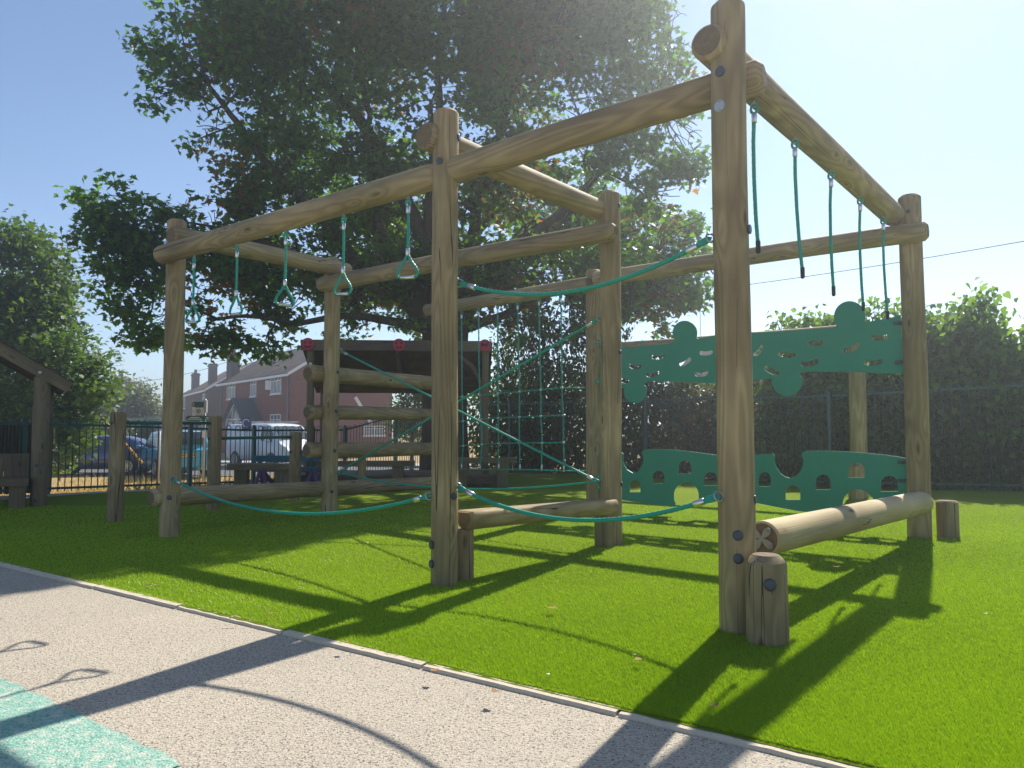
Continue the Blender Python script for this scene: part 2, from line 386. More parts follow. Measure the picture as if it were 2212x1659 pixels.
# hanging handles from the first beam
def beam_pt(a, b, px):
    lo, hi = 0.0, 1.0
    for _ in range(40):
        m = (lo+hi)/2; p = a.lerp(b, m); x_ = 1106+FPX*p.x/(p.y*cp+(p.z-EYE)*sp_)
        if x_ < px: lo = m
        else: hi = m
    return a.lerp(b, lo)
def loopeye(parent, top, r):
    e = []
    for k in range(13):
        a = math.pi/2+2*math.pi*k/12
        e.append(top+U*(.019*math.cos(a)*(1 if k not in (0, 12) else 1))+ZZ*(.026*math.sin(a)-.026))
    MB().tube(e, r*.8, 8).build('thimble_loop', ROPE, parent, M=Matrix.Translation(top))
    MB().torus(top-ZZ*.002, V, .014, .005, 16, 7).tube([top+ZZ*.006, top+ZZ*.04], .006, 8).build('eye_bolt', STEEL, parent, M=Matrix.Translation(top))
e3 = P['3']-U*.03+ZZ*b1b.z
for px, yaw, L1, sw in ((420, .25, .40, 0), (513, .1, .40, 0), (618, 1.45, .40, 0), (743, .2, .40, 0), (882, .35, .37, 0)):
    p = beam_pt(b1a, e3, px); top = p-ZZ*.105; r = .0095
    d = U*math.cos(yaw)+V*math.sin(yaw); down = -ZZ
    pts = resample([top-ZZ*.05, top-ZZ*(L1*.5)+d*.003, top-ZZ*L1], .009)
    o = MB().tube(pts, r, 10, 0, True, None, 4, 60).build('handle_rope', ROPE, root, M=Matrix.Translation(top))
    loopeye(o, top, r); ferrule(o, top-ZZ*.075, ZZ, .0145, .05); ferrule(o, top-ZZ*(L1), ZZ, .015, .05)
    c0 = top-ZZ*(L1+.02); hw, hh = .078, .155; mb = MB(); lp = []
    for s_ in (-1, 1):
        seg = [c0+d*(s_*.004), c0+d*(s_*.03)-ZZ*.05, c0+d*(s_*.062)-ZZ*.09, c0+d*(s_*hw)-ZZ*.125, c0+d*(s_*hw*.93)-ZZ*.15, c0+d*(s_*.052)-ZZ*hh]
        mb.tube(resample(seg, .012), r, 10, 0, True, None, 4, 60)
    mb.build('handle_loop', ROPE, o, M=Matrix.Translation(c0))
    g0 = c0-ZZ*(hh+.001); MB().tube([g0-d*.052, g0-d*.05, g0+d*.05, g0+d*.052], [.011, .013, .013, .011], 14).build('grip_bar', ALU, o, M=Matrix.Translation(g0))
# hanging ropes with rubber end caps from the right-hand beam
va, vb = at(1527, 89, 3.70), at(1933, 468, 6.93)
for px, tx, ty in ((1628, 1638, 548), (1716, 1734, 602), (1794, 1801, 640), (1857, 1865, 672), (1907, 1918, 690)):
    p = beam_pt(va, vb, px); top = p-ZZ*.118; r = .0105
    tip = at(tx, ty, top.y); mid = top.lerp(tip, .5)-U*.012
    pts = resample([top-ZZ*.05, top.lerp(tip, .25)-U*.01, mid, top.lerp(tip, .75)-U*.008, tip+ZZ*.04], .010)
    o = MB().tube(pts, r, 10, 0, True, None, 4, 60).build('hanging_rope', ROPE, root, M=Matrix.Translation(top))
    loopeye(o, top, r); ferrule(o, top-ZZ*.078, ZZ, .0155, .055)
    MB().tube([tip+ZZ*.075, tip+ZZ*.07, tip+ZZ*.008, tip], [.010, .014, .0135, .006], 12).build('end_cap', RUBBER, o, M=Matrix.Translation(tip))
# climbing net between the two back posts
n0 = P['9']+bpl_n*.16; npl = bpl_n
def onplane(px, py, p0, n):
    d = ray(px, py); o_ = Vector((0, 0, EYE)); return o_+d*((p0-o_).dot(n)/d.dot(n))
nd = (P['5']-P['9']).normalized(); npl = nd.cross(ZZ).normalized(); n0 = P['9']-npl*(.16 if npl.y > 0 else -.16)
tops = [(958,683),(997,677),(1034,671),(1075,664),(1118,657),(1164,648),(1211,641)]
rows = [[(960,859),(998,857),(1036,854),(1076,850),(1122,846),(1168,842),(1214,838)],
        [(962,913),(1000,910),(1039,906),(1076,903),(1122,901),(1168,899),(1217,897)],
        [(965,966),(1001,963),(1041,960),(1077,958),(1122,957),(1171,957),(1217,956)],
        [(960,1012),(997,1013),(1037,1015),(1077,1014),(1123,1015),(1170,1016),(1218,1017)]]
mb = MB(); jn = []; fer = []; net_o = onplane(1077, 850, n0, npl)
for i, tp in enumerate(tops):
    ch = [onplane(*tp, n0, npl)]+[onplane(*r_[i], n0, npl) for r_ in rows]
    c2 = []
    for a, b in zip(ch, ch[1:]):
        c2 += [a, a.lerp(b, .5)+nd*random.uniform(-.006, .006)+ZZ*0]
    c2.append(ch[-1]); mb.tube(resample(c2, .02), .0085, 8, 0, True, None, 4, 60)
    jn.append((ch[0], -ZZ, 1)); [fer.append((q, 0)) for q in ch[1:-1]]; fer.append((ch[-1], 1))
for j, r_ in enumerate(rows):
    ch = [onplane(*q, n0, npl) for q in r_]
    if j in (0, 3):
        ch = [P['9']+nd*.09-npl*0+ZZ*ch[0].z] + ch + [P['5']-nd*.1+ZZ*(ch[-1].z)]
    mb.tube(resample(ch, .02), .0085, 8, 0, True, None, 4, 60)
net = mb.build('climbing_net', ROPE, root, M=Matrix.Translation(net_o))
props(net, label='square green rope climbing net')
for q, k in fer:
    if k == 0: MB().tube([q-nd*.02, q-nd*.012, q+nd*.012, q+nd*.02], [.010,.0145,.0145,.010], 10).build('net_joint', ALU, net, M=Matrix.Translation(q))
    else: MB().tube([q-ZZ*.012, q+ZZ*.07], .012, 10).build('net_joint', ALU, net, M=Matrix.Translation(q))
for q, d, k in jn:
    loopeye(net, q+ZZ*.03, .0095); ferrule(net, q-ZZ*.045, ZZ, .013, .05)
for zz_ in (rows[0][-1], rows[3][-1]):
    q = onplane(*zz_, n0, npl); ferrule(net, (P['5']-nd*.2).lerp(q, .1)+ZZ*0 if False else P['5']-nd*.21+ZZ*q.z-npl*(.05 if npl.y>0 else -.05), nd, .013, .06)
# ------------------------------------------------------------------ puzzle-edged plastic panels between the back posts
pd = (P['7']-P['5']).normalized(); pn = pd.cross(ZZ).normalized(); PO = P['5']
def pl(x, y):
    q = onplane(*c3(x, y), PO, pn); return ((q-PO).dot(pd), q.z)
def arc(cx, cy, r, a0, a1, n=16, ry=None):
    return [(cx+r*math.cos(R(a0+(a1-a0)*i/n)), cy-(ry or r)*math.sin(R(a0+(a1-a0)*i/n))) for i in range(n+1)]
up_top = [(20,306),(150,303),(230,300),(350,292),(408,282),(424,272)]+arc(476,230,62,222,-28,20)+[(537,258),(548,263),(600,250),(650,238),(700,228),(780,226),(850,228),(930,225),(1050,217),(1150,211),(1225,206),(1248,200),(1256,190)]+arc(1320,148,80,215,-20,22)+[(1402,170),(1415,174),(1500,158),(1580,142)]
up_bot = [(1592,440),(1500,437),(1400,432),(1250,429),(1085,428),(1068,435),(1064,448)]+arc(1000,478,76,20,-195,20)+[(918,466),(905,461),(860,468),(800,480),(720,488),(640,489),(560,484),(420,479),(288,478),(273,485),(268,497)]+arc(222,530,58,30,-205,18)+[(158,512),(140,506),(20,512)]
slots = [(223,400,6,34,12),(312,440,-12,35,12),(340,350,-8,35,12),(478,378,-32,35,12),(585,330,-3,35,12),(562,438,-5,37,12),(160,468,28,34,12),(853,320,-52,34,13),(725,400,-10,38,13),(700,310,6,38,13),(997,338,7,46,14),(1149,280,-4,45,14),(922,422,24,42,14),(1116,383,-11,47,15),(1328,308,-24,47,15),(1470,253,-3,47,15),(1441,380,-4,49,15)]
def bean(cx, cy, ang, hl, th):
    pts = []; n = 10
    for i in range(n+1):
        t = -1+2*i/n; pts.append((t*hl*.86, -th+6*(1-t*t)))
    pts += [(hl*1.0, -th*.45), (hl*.99, th*.35)]
    for i in range(n+1):
        t = 1-2*i/n; pts.append((t*hl*.8, th*.9+6*(1-t*t)))
    pts += [(-hl*.99, th*.35), (-hl*1.0, -th*.45)]
    a = R(ang); return [(cx+x*math.cos(a)-y*math.sin(a), cy+x*math.sin(a)+y*math.cos(a)) for x, y in pts]
lo_top = [(20,840),(150,840),(160,850),(162,868),(158,885),(165,905),(180,930),(210,948),(235,942),(255,915),(266,885),(264,860),(257,850),(262,832),(285,827),(340,826),(400,828),(500,837),(640,856),(720,862),(800,858),(860,852),(925,848),(937,860),(934,885),(942,915),(965,950),(990,968),(1013,974),(1040,966),(1066,942),(1082,905),(1083,880),(1075,860),(1080,842),(1098,835),(1180,834),(1300,838),(1400,845),(1500,855),(1605,870),(1618,876)]
lo_bot = [(1626,1052),(1560,1062),(1500,1078),(1450,1092),(1438,1088),(1440,1070)]+arc(1362,1108,80,28,198,18,78)+[(1286,1135),(1294,1152),(1282,1160),(1180,1156),(1050,1140),(950,1121),(860,1103),(740,1085),(650,1080),(570,1092),(548,1092),(549,1070)]+arc(483,1060,65,10,190,18)+[(419,1085),(428,1102),(422,1116),(400,1115),(300,1104),(160,1086),(20,1072)]
wins = [(192,250,982,1046),(310,372,935,1002),(443,510,882,951),(573,643,942,1012),(700,762,925,992),(852,917,942,1016),(990,1068,1010,1085),(1144,1224,955,1033),(1312,1398,893,972),(1478,1568,960,1042)]
def win(x0, x1, y0, y1):
    w_ = (x1-x0)/2; h_ = min(w_*.95, (y1-y0)*.6)
    return [(x0, y1), (x0, y0+h_)]+arc((x0+x1)/2, y0+h_, w_, 180, 0, 10, h_)[1:-1]+[(x1, y0+h_), (x1, y1)]
def panel(name, outl, holes, lab):
    cu = bpy.data.curves.new(name, 'CURVE'); cu.dimensions = '2D'; cu.fill_mode = 'BOTH'; cu.extrude = .0075; cu.bevel_depth = .0012; cu.bevel_resolution = 0
    for poly in [outl]+holes:
        s_ = cu.splines.new('POLY'); pp = [pl(*q) for q in poly]; s_.points.add(len(pp)-1)
        for i, q in enumerate(pp): s_.points[i].co = (q[0], q[1], 0, 1)
        s_.use_cyclic_u = True
    tmp = bpy.data.objects.new('tmp', cu); COL.objects.link(tmp); dg = bpy.context.evaluated_depsgraph_get()
    me = bpy.data.meshes.new_from_object(tmp.evaluated_get(dg)); bpy.data.objects.remove(tmp); me.name = name
    for p_ in me.polygons: p_.use_smooth = False
    me.materials.clear()
    zax = pd.cross(ZZ); M = Matrix((( pd.x, 0, zax.x, PO.x), (pd.y, 0, zax.y, PO.y), (0, 1, 0, 0), (0, 0, 0, 1)))
    o = link(name, me, HDPE, root, M); props(o, label=lab)
    for pl_ in me.polygons: pl_.material_index = 0
    return o
up = panel('panel', up_top+up_bot, [bean(*s_) for s_ in slots], 'upper green panel with bean-shaped grip slots and round knobs')
lo = panel('panel', lo_top+lo_bot, [win(*w_) for w_ in wins], 'lower green panel with small arched windows and round notches')
for o, yy in ((up, ((178, 380), (740, 824))), (lo, ((892, 986), (1016, 1052)))):
    for y_ in yy[0]:
        z_ = pl(1600, y_)[1]; c = P['7']-pd*.13+ZZ*z_
        MB().box((0,0,0), (.07,.05,.035), 0, Matrix.Translation(c)@Matrix.Rotation(math.atan2(pd.y,pd.x),4,'Z')).disc(c-pn*(.025 if pn.y>0 else -.025), -pn if pn.y>0 else pn, .017, .012, 12).build('bracket', BOLT, o, M=Matrix.Translation(c))
    for y_ in yy[0]:
        z_ = pl(1600, y_)[1]+.0; c = P['5']+pd*.105+ZZ*z_
        MB().box((0,0,0), (.05,.05,.05), 0, Matrix.Translation(c)@Matrix.Rotation(math.atan2(pd.y,pd.x),4,'Z')).build('bracket', HDPE, o, M=Matrix.Translation(c))
for vy in (739, 824, 1015+30-15, 1052):
    z_ = at(1292, vy, 9.0).z; c = P['5']+dirpx('5', 1291, z_)*(RR['5']+.004)+ZZ*z_
    mb = MB(); mb.box((0,0,0), (.05,.012,.055), 0, Matrix.Translation(c)@Matrix.Rotation(-.1,4,'Z')); mb.disc(c-Vector((0,.008,0)), (0,-1,0), .009, .006, 10, 1)
    mb.build('bracket', [HDPE, STEEL], posts['5'], M=Matrix.Translation(c))
# ------------------------------------------------------------------ second timber structure behind the panels
root2 = empty('rope_traverse', (3.3, 11.8, 0), 'timber post and beam behind the green panels, short stump at its foot', 'climbing beam')
p8 = Vector((4.91, 10.55, 0)); p8b = Vector((1.62, 13.15, 0))
log('post', p8-ZZ*.05, p8+ZZ*2.5, .112, WOOD, root2); log('post', p8b-ZZ*.15, p8b+ZZ*2.5, .1, WOOD, root2)
bn = Vector((-.6225, -.7826, 0))*.19
tb = log('beam', p8b+bn-U*.15+ZZ*2.37, p8+bn+U*.1+ZZ*2.36, .085, WOOD, root2)
log('stump', p8+bn*1.15-ZZ*.05, p8+bn*1.15+ZZ*.46, .1, WOOD, root2)
for t_ in (.22, .3, .38, .47, .56, .63, .7, .78, .88):
    q = (p8b+bn+ZZ*2.37).lerp(p8+bn+ZZ*2.36, t_)
    MB().torus(q, pd+ZZ*.5, .094, .009, 24, 7).build('rope_loop', ROPE, tb, M=Matrix.Translation(q))
# ================================================================== GROUND
def nz(x, y, s, seed=0):
    return (np.sin(x*s*1.3+seed)+np.sin(y*s*1.7+seed*2.1)+np.sin((x+y)*s*.9+seed*.7)+np.sin((x-1.6*y)*s*2.1+seed*3))/4
KA, KB = ground(0, 1217), ground(1850, 1657)
kd = (KB-KA).normalized(); kn = Vector((-kd.y, kd.x, 0))     # kn points to the grass side
if kn.y < 0: kn = -kn
def grid(name, x0, x1, y0, y1, nx, ny, zf, m, keep=None):
    X, Y = np.meshgrid(np.linspace(x0, x1, nx), np.linspace(y0, y1, ny)); Z = zf(X, Y)
    v = np.stack([X, Y, Z], -1).reshape(-1, 3); f = []
    for j in range(ny-1):
        for i in range(nx-1):
            a = j*nx+i; q = (a, a+1, a+1+nx, a+nx)
            if keep is None or keep(v[list(q)].mean(0)): f.append(q)
    me = bpy.data.meshes.new(name); me.from_pydata(v.tolist(), [], f); me.polygons.foreach_set('use_smooth', [True]*len(f)); me.update()
    return link(name, me, m)
# dry verge and everything outside the fence
m = mat('dry_verge', (.45, .33, .17), .95, spec=.1); t = NT(m); v = t.coord()
dry = t.mix(t.noise(v, 1.4, 4, .6), (.36,.25,.11), (.60,.42,.20)); dry = t.mix(t.math('MULTIPLY', t.noise(v, 14, 4, .7), .55), dry, (.20,.14,.06))
t.col(dry); t.bump(t.noise(v, 40, 4), .5, .03)
def zg(X, Y): return zt(X, Y)-.03
g1 = grid('ground', -60, 60, -12, 108, 121, 121, zg, m); props(g1, kind='structure')
far = MB()
for (x0, x1, y0, y1) in ((-260, 260, 108, 300), (-260, 260, -100, -12), (-260, -60, -12, 108), (60, 260, -12, 108)):
    far.add([(x0,y0,-.9),(x1,y0,-.9),(x1,y1,-.9),(x0,y1,-.9)], [(0,1,2,3)])
props(far.build('far_ground', m), kind='structure')
# artificial grass base sheet
m = mat('turf_base', (.06, .14, .012), .95, spec=.1); t = NT(m); v = t.coord()
b = t.mix(t.noise(v, 260, 3, .6), (.10,.16,.006), (.24,.345,.014)); b = t.mix(t.math('MULTIPLY', t.noise(v, 1.1, 4, .6), .5), b, (.27,.36,.012)); t.col(b)
t.bump(t.noise(v, 230, 3, .7), .8, .02); TURF = m
RF0, RF1 = Vector((8.06, 11.7, 0)), Vector((-2.05, 19.9, 0)); rfd = (RF1-RF0).normalized(); rfn = Vector((-rfd.y, rfd.x, 0))
if rfn.x < 0: rfn = -rfn
RF0 = RF0-rfd*6.5
def inside(c):
    p = Vector((c[0], c[1], 0))
    if (p-KA).dot(kn) < 0: return False
    if (c[0]-FA[0])*fn[0]+(c[1]-FA[1])*fn[1] > -.05: return False
    return (p-RF0).dot(rfn) < -.02 or True
L0 = KA-kd*12; L1 = KB+kd*12
verts = []; nu, nv_ = 160, 170
for j in range(nv_):
    for i in range(nu):
        a = L0.lerp(L1, i/(nu-1)); q = a+kn*(30*(j/(nv_-1))**1.5); verts.append((q.x, q.y, float(zt(q.x, q.y))+.004))
fs = []
for j in range(nv_-1):
    for i in range(nu-1):
        a = j*nu+i; q = (a, a+1, a+1+nu, a+nu); c = np.mean([verts[k] for k in q], 0)
        d = (c[0]-FA[0])*fn[0]+(c[1]-FA[1])*fn[1]
        if d < -.3 and (c[1] < 16 or c[0] > -2) and (Vector((c[0], c[1], 0))-RF0).dot(rfn) < .6: fs.append(q)
me = bpy.data.meshes.new('artificial_grass'); me.from_pydata(verts, [], fs); me.polygons.foreach_set('use_smooth', [True]*len(fs))
props(link('artificial_grass', me, TURF), kind='structure')
# pale paving strip under the front fence
m = mat('paving_strip', (.46, .42, .36), .9); NT(m).bump(NT(m).noise(NT(m).coord(), 60, 3), .4, .01)
A_, B_ = Vector((*(FA-fd*6), 0)), Vector((*(FB+fd*3), 0)); mb = MB(); n_ = Vector((*fn, 0))
for i in range(24):
    a, b = A_.lerp(B_, i/24), A_.lerp(B_, (i+1)/24); vs_ = [a-n_*.32, b-n_*.32, b+n_*.12, a+n_*.12]
    vs_ = [Vector((p.x, p.y, float(zt(p.x, p.y))+.012)) for p in vs_]; mb.add(vs_, [(0,1,2,3)])
props(mb.build('paving_strip', m), kind='structure')
# playground tarmac: exposed light aggregate
def tarmac(name, c1, c2, dk, wear=None):
    m = mat(name, c1, .85, spec=.25); t = NT(m); v = t.coord()
    vo = t.n('TexVoronoi'); vo.inputs['Scale'].default_value = 130; vo.inputs['Randomness'].default_value = 1; t.l(v, vo.inputs['Vector'])
    sep = t.n('SeparateColor'); t.l(vo.outputs['Color'], sep.inputs[0])
    base = t.mix(sep.outputs[0], c1, c2)
    sp = t.ramp(t.noise(v, 95, 2.5, .7), [(.36, (0,0,0)), (.46, (1,1,1))]); base = t.mix(sp, dk, base)
    gap = t.ramp(vo.outputs['Distance'], [(.5, (1,1,1)), (.85, (.45,.44,.45))]); base = t.mix(.5, base, gap, 'MULTIPLY')
    big = t.mix(t.noise(v, .9, 4, .6), (.82,.82,.84), (1.12,1.1,1.08)); base = t.mix(1.0, base, big, 'MULTIPLY')
    if wear:
        wr = t.ramp(t.noise(v, 26, 6, .8), [(.34, (0,0,0)), (.52, (1,1,1))]); base = t.mix(wr, t.mix(sep.outputs[0], (.52,.50,.42), (.66,.62,.52)), base)
    t.col(base)
    h = t.math('ADD', t.math('MULTIPLY', vo.outputs['Distance'], -1.0), t.math('MULTIPLY', t.noise(v, 75, 3, .75), 1.6)); t.bump(h, .5, .006); return m
TAR = tarmac('tarmac_aggregate', (.45,.39,.30), (.58,.51,.40), (.14,.13,.12))
q = [KA-kd*14-kn*.015, KB+kd*14-kn*.015, KB+kd*14-kn*26, KA-kd*14-kn*26]
mb = MB(); mb.add([Vector((p.x, p.y, -.012)) for p in q], [(0,3,2,1)]); o = mb.build('tarmac', TAR); props(o, kind='structure')
if o.data.polygons[0].normal.z < 0: o.data.flip_normals()
PAINT = tarmac('turquoise_playground_paint', (.22,.46,.36), (.34,.55,.44), (.10,.26,.21), wear=1)
g0, g1_, = ground(0, 1462, -.008), ground(398, 1649, -.008); pdir = (g1_-g0).normalized(); pnn = Vector((pdir.y, -pdir.x, 0))
if pnn.y > 0: pnn = -pnn
a = g0-pdir*3; b = g1_-pdir*.0; edge = []
for i in range(61):
    t_ = i/60; p = a.lerp(b, t_)+pnn*(.006*math.sin(i*1.7)+.004*math.sin(i*4.1)); edge.append(p)
end = [b+pnn*(s_*.1)+pdir*(.006*math.sin(s_*5)) for s_ in range(1, 30)]
poly = edge+end+[a+pnn*2.9]
mb = MB(); mb.add([Vector((p.x, p.y, -.008)) for p in poly], [tuple(range(len(poly)))]); o = mb.build('painted_band', PAINT); props(o, kind='structure')
if o.data.polygons[0].normal.z < 0: o.data.flip_normals()
# concrete edging stones
EDG = mat('edging_concrete', (.50, .44, .37), .9, spec=.2); t = NT(EDG); v = t.coord()
t.col(t.mix(t.noise(v, 35, 4, .7), (.50,.42,.31), (.70,.60,.46))); t.bump(t.noise(v, 90, 4), .5, .006)
n_st = int(((KB-KA).length+9)/.915)
for i in range(n_st):
    a = KA-kd*5+kd*(i*.915+.006); b = a+kd*.903; mb = MB(); vs_ = []; jj = random.uniform(-.004, .004); jz = random.uniform(-.002, .003)
    prof = [(-.024,-.06),(-.024,-.005),(-.019,.002),(.02,.004),(.026,0),(.026,-.06)]
    N = 12
    for k in range(N+1):
        c = a.lerp(b, k/N)
        for (u_, z_) in prof: vs_.append(c+kn*(u_+jj+.0015*math.sin(k*2.3+i))+ZZ*(z_+jz+.001*math.sin(k*3.1+i)))
    m_ = len(prof); fs_ = [(k*m_+q_, (k+1)*m_+q_, (k+1)*m_+q_+1, k*m_+q_+1) for k in range(N) for q_ in range(m_-1)]+[tuple(range(m_)), tuple(N*m_+q_ for q_ in reversed(range(m_)))]
    mb.add(vs_, fs_)
    o = mb.build('edging_stone', EDG, None, Matrix.Translation(a)); props(o, 'thin pale concrete edging stone set between grass and tarmac', 'edging stone', 'edging stones along the grass')
# road and far pavement beyond the verge
ROAD = mat('road_asphalt', (.10,.10,.105), .85); NT(ROAD).bump(NT(ROAD).noise(NT(ROAD).coord(), 60, 3), .4, .01)
rc = Vector((-14, 30.6, -.86)); rd_ = Vector((.95, -.31, 0)).normalized(); rn_ = Vector((-rd_.y, rd_.x, 0))
def strip(name, off0, off1, z, m):
    mb = MB(); q = [rc-rd_*60+rn_*off0, rc+rd_*60+rn_*off0, rc+rd_*60+rn_*off1, rc-rd_*60+rn_*off1]
    mb.add([Vector((p.x, p.y, z)) for p in q], [(0,1,2,3)]); return props(mb.build(name, m), kind='structure')
strip('road', -1.9, 5.2, -.832, ROAD)
PAV = mat('pavement_grey', (.42,.41,.40), .9); 
mb = MB(); q = [rc-rd_*60+rn_*5.2, rc+rd_*60+rn_*5.2, rc+rd_*60+rn_*7.2, rc-rd_*60+rn_*7.2]
mb.add([Vector((p.x, p.y, z_)) for z_ in (-.9, -.74) for p in q], [(4,5,6,7),(0,1,5,4),(2,3,7,6)]); props(mb.build('pavement', PAV), kind='structure')
# ------------------------------------------------------------------ synthetic grass blades (stuff)
def blades(count):
    # sample ground points with density falling with distance from the camera
    out = []
    n = count*3; 
    px = rng.uniform(-80, 2292, n); py = 919.5+ (rng.beta(1.15, 1.0, n))*(1700-919.5-95)+95
    a = (px-1106)/FPX; b = -(py-829.5)/FPX; dy = cp-b*sp_; dz = sp_+b*cp; t_ = -EYE/dz
    X, Y = a*t_, dy*t_
    kk = (X-KA.x)*kn.x+(Y-KA.y)*kn.y; k = (kk > .024) & (Y < 9.5)
    fe = (X-FA[0])*fn[0]+(Y-FA[1])*fn[1]; k &= fe < -.35
    rf = (X-RF0.x)*rfn.x+(Y-RF0.y)*rfn.y; k &= rf < .2
    X, Y, kk = X[k][:count], Y[k][:count], kk[k][:count]; n = len(X)
    d = np.sqrt(X*X+Y*Y); wdt = np.clip(.0009*d, .002, .008)*rng.uniform(.7, 1.3, n)
    clump = .5+.5*nz(X*1, Y*1, 9, 1)
    h = rng.uniform(.007, .019, n)*(.85+.3*clump); yaw = rng.uniform(0, 2*np.pi, n)
    lean = rng.uniform(.15, .9, n)*h; lz = rng.uniform(0, 2*np.pi, n)+.0
    bx, by = np.cos(yaw)*wdt/2, np.sin(yaw)*wdt/2; z0 = zt(X, Y)+.003
    tipx, tipy = X+np.cos(lz)*lean-.004, Y+np.sin(lz)*lean
    tuck = kk < .045
    tipx = np.where(tuck, tipx-kn.x*rng.uniform(0, .02, n), tipx); tipy = np.where(tuck, tipy-kn.y*rng.uniform(0, .02, n), tipy)
    co_ = np.stack([np.stack([X-bx, Y-by, z0], -1), np.stack([X+bx, Y+by, z0], -1), np.stack([tipx, tipy, z0+h], -1)], 1).reshape(-1, 3)
    tint = np.repeat(rng.uniform(0, 1, n)*.6+.4*(.5+.5*nz(X, Y, 1.6, 4)), 3)
    return co_, tint
def tri_mesh(name, co_, k, tint, mat_=None):
    n = len(co_)//k; me = bpy.data.meshes.new(name); me.vertices.add(n*k); me.vertices.foreach_set('co', co_.astype(np.float32).ravel())
    me.loops.add(n*k); me.loops.foreach_set('vertex_index', np.arange(n*k, dtype=np.int32)); me.polygons.add(n)
    me.polygons.foreach_set('loop_start', np.arange(0, n*k, k, dtype=np.int32)); me.polygons.foreach_set('loop_total', np.full(n, k, dtype=np.int32))
    at_ = me.attributes.new('tint', 'FLOAT', 'POINT'); at_.data.foreach_set('value', tint.astype(np.float32))
    me.update(calc_edges=True); return me
def leaf_mat(name, c0, c1, c2, trans=.35, rough=.5, back=None):
    m = bpy.data.materials.new(name); m.use_nodes = True; t = NT(m); b = t.b
    a = t.n('Attribute', attribute_name='tint'); c = t.ramp(a.outputs['Fac'], [(0, c0), (.5, c1), (.86, c1), (1, c2)])
    t.l(c, b.inputs['Base Color']); b.inputs['Roughness'].default_value = rough; b.inputs['Specular IOR Level'].default_value = .35
    tr = t.n('BsdfTranslucent'); t.l(t.mix(1.0, c, back or (1.6,1.5,.6), 'MULTIPLY'), tr.inputs[0]); mx = t.n('MixShader'); mx.inputs[0].default_value = trans
    t.l(b.outputs[0], mx.inputs[1]); t.l(tr.outputs[0], mx.inputs[2]); t.l(mx.outputs[0], t.t.nodes['Material Output'].inputs[0]); return m
BLADE = leaf_mat('turf_blade', (.150,.250,.012), (.345,.500,.018), (.46,.56,.06), .36, .42, (1.25,1.3,.7))
co_, ti = blades(560000)
props(link('grass_blades', tri_mesh('grass_blades', co_, 3, ti, BLADE), BLADE), kind='stuff', label='short bright green synthetic grass pile', cat='grass')

mb = MB(); fp_ = [(-9.6, 24.6), (-7.2, 18.2), (-6.1, 17.2), (-4.2, 19.5), (-3.0, 24.5)]
ring = []
for i in range(len(fp_)): ring.append(Vector((fp_[i][0], fp_[i][1], float(zt(*fp_[i]))+.03)))
mb.add(ring+[sum(ring, Vector())/5+ZZ*.01], [(i, (i+1) % 5, 5) for i in range(5)]); o = mb.build('footpath', PAV); props(o, kind='structure')
if o.data.polygons[0].normal.z < 0: o.data.flip_normals()
# ================================================================== FENCES
FGREEN = mat('fence_green_paint', (.008, .075, .072), .35, spec=.6)
def fence(a, b, rail, top, bow, label, n_panel, posts_t, h0=None, h1=None, group=None, bar=.008):
    a, b = Vector(a), Vector(b); d = (b-a); L = d.length; d.normalize()
    zg_ = lambda p: float(zt(p.x, p.y))
    e = empty('bow_top_fence', (a.x, a.y, zg_(a)), label, 'fence', group)
    ts = posts_t
    for i in range(len(ts)-1):
        mb = MB(); s0, s1 = ts[i]*L+.05, ts[i+1]*L-.05
        p0, p1 = a+d*s0, a+d*s1; n = max(1, int(round((s1-s0)/bow))); st = (s1-s0)/n
        hf = lambda s_: 1.0 if h0 is None else h0+(h1-h0)*s_/L
        for q, w_ in ((rail, .022), (.11, .022)):
            A = p0+ZZ*(zg_(p0)+q*(hf(s0) if q > .2 else 1)); B = p1+ZZ*(zg_(p1)+q*(hf(s1) if q > .2 else 1)); mb.bar(A, B, .012, .035)
        for k in range(n):
            s_ = s0+(k+.5)*st; p = a+d*s_; z = zg_(p); rr = st*.25; hh = rail*hf(s_)
            pts = [p-d*rr+ZZ*(z+.05), p-d*rr+ZZ*(z+hh)]
            H = top*hf(s_)-hh
            for j in range(1, 8):
                an = math.pi*j/8; pts.append(p-d*rr*math.cos(an)+ZZ*(z+hh+(H-rr*1.0)*min(1, 1)+rr*math.sin(an)*1.0))
            pts += [p+d*rr+ZZ*(z+hh), p+d*rr+ZZ*(z+.05)]
            mb.tube(pts, bar, 6)
        mb.build('fence_panel', FGREEN, e, M=Matrix.Translation(p0))
    for t_ in ts:
        p = a+d*(t_*L); z = zg_(p); hh = (top+.02)*(1.0 if h0 is None else h0+(h1-h0)*t_)
        mb = MB(); mb.bar(p+ZZ*(z-.2), p+ZZ*(z+hh-.03), .06, .06, up=d); mb.tube([p+ZZ*(z+hh-.03), p+ZZ*(z+hh)], [.035, .018], 8)
        mb.build('post', FGREEN, e, M=Matrix.Translation(p))
    return e
def tpx(a, b, px):
    k = (px-1106)/FPX; dx, dy = b.x-a.x, b.y-a.y; return (k*a.y-a.x)/(dx-k*dy)
a = Vector((*(FA-fd*4.5), 0)); cnr = Vector((-3.50, 15.60, 0)); b = Vector((*FB, 0))
tp = [tpx(a, b, x) for x in (54, 413)]
fence(a, b, 1.05, 1.13, .19, 'low dark green bow-top fence in front of the parked cars', 0, [0, tp[0], tp[1], 1.0])
fence(b, cnr, 1.05, 1.13, .19, 'short run of dark green bow-top fence by the roofed stage, up to the corner post', 0, [0, tpx(b, cnr, 677), 1.0])
fence(cnr, RF1, 1.676, 1.76, .24, 'dark green bow-top fence rising in height behind the roofed stage', 0, [0, .5, 1.0], .63, 1.0)
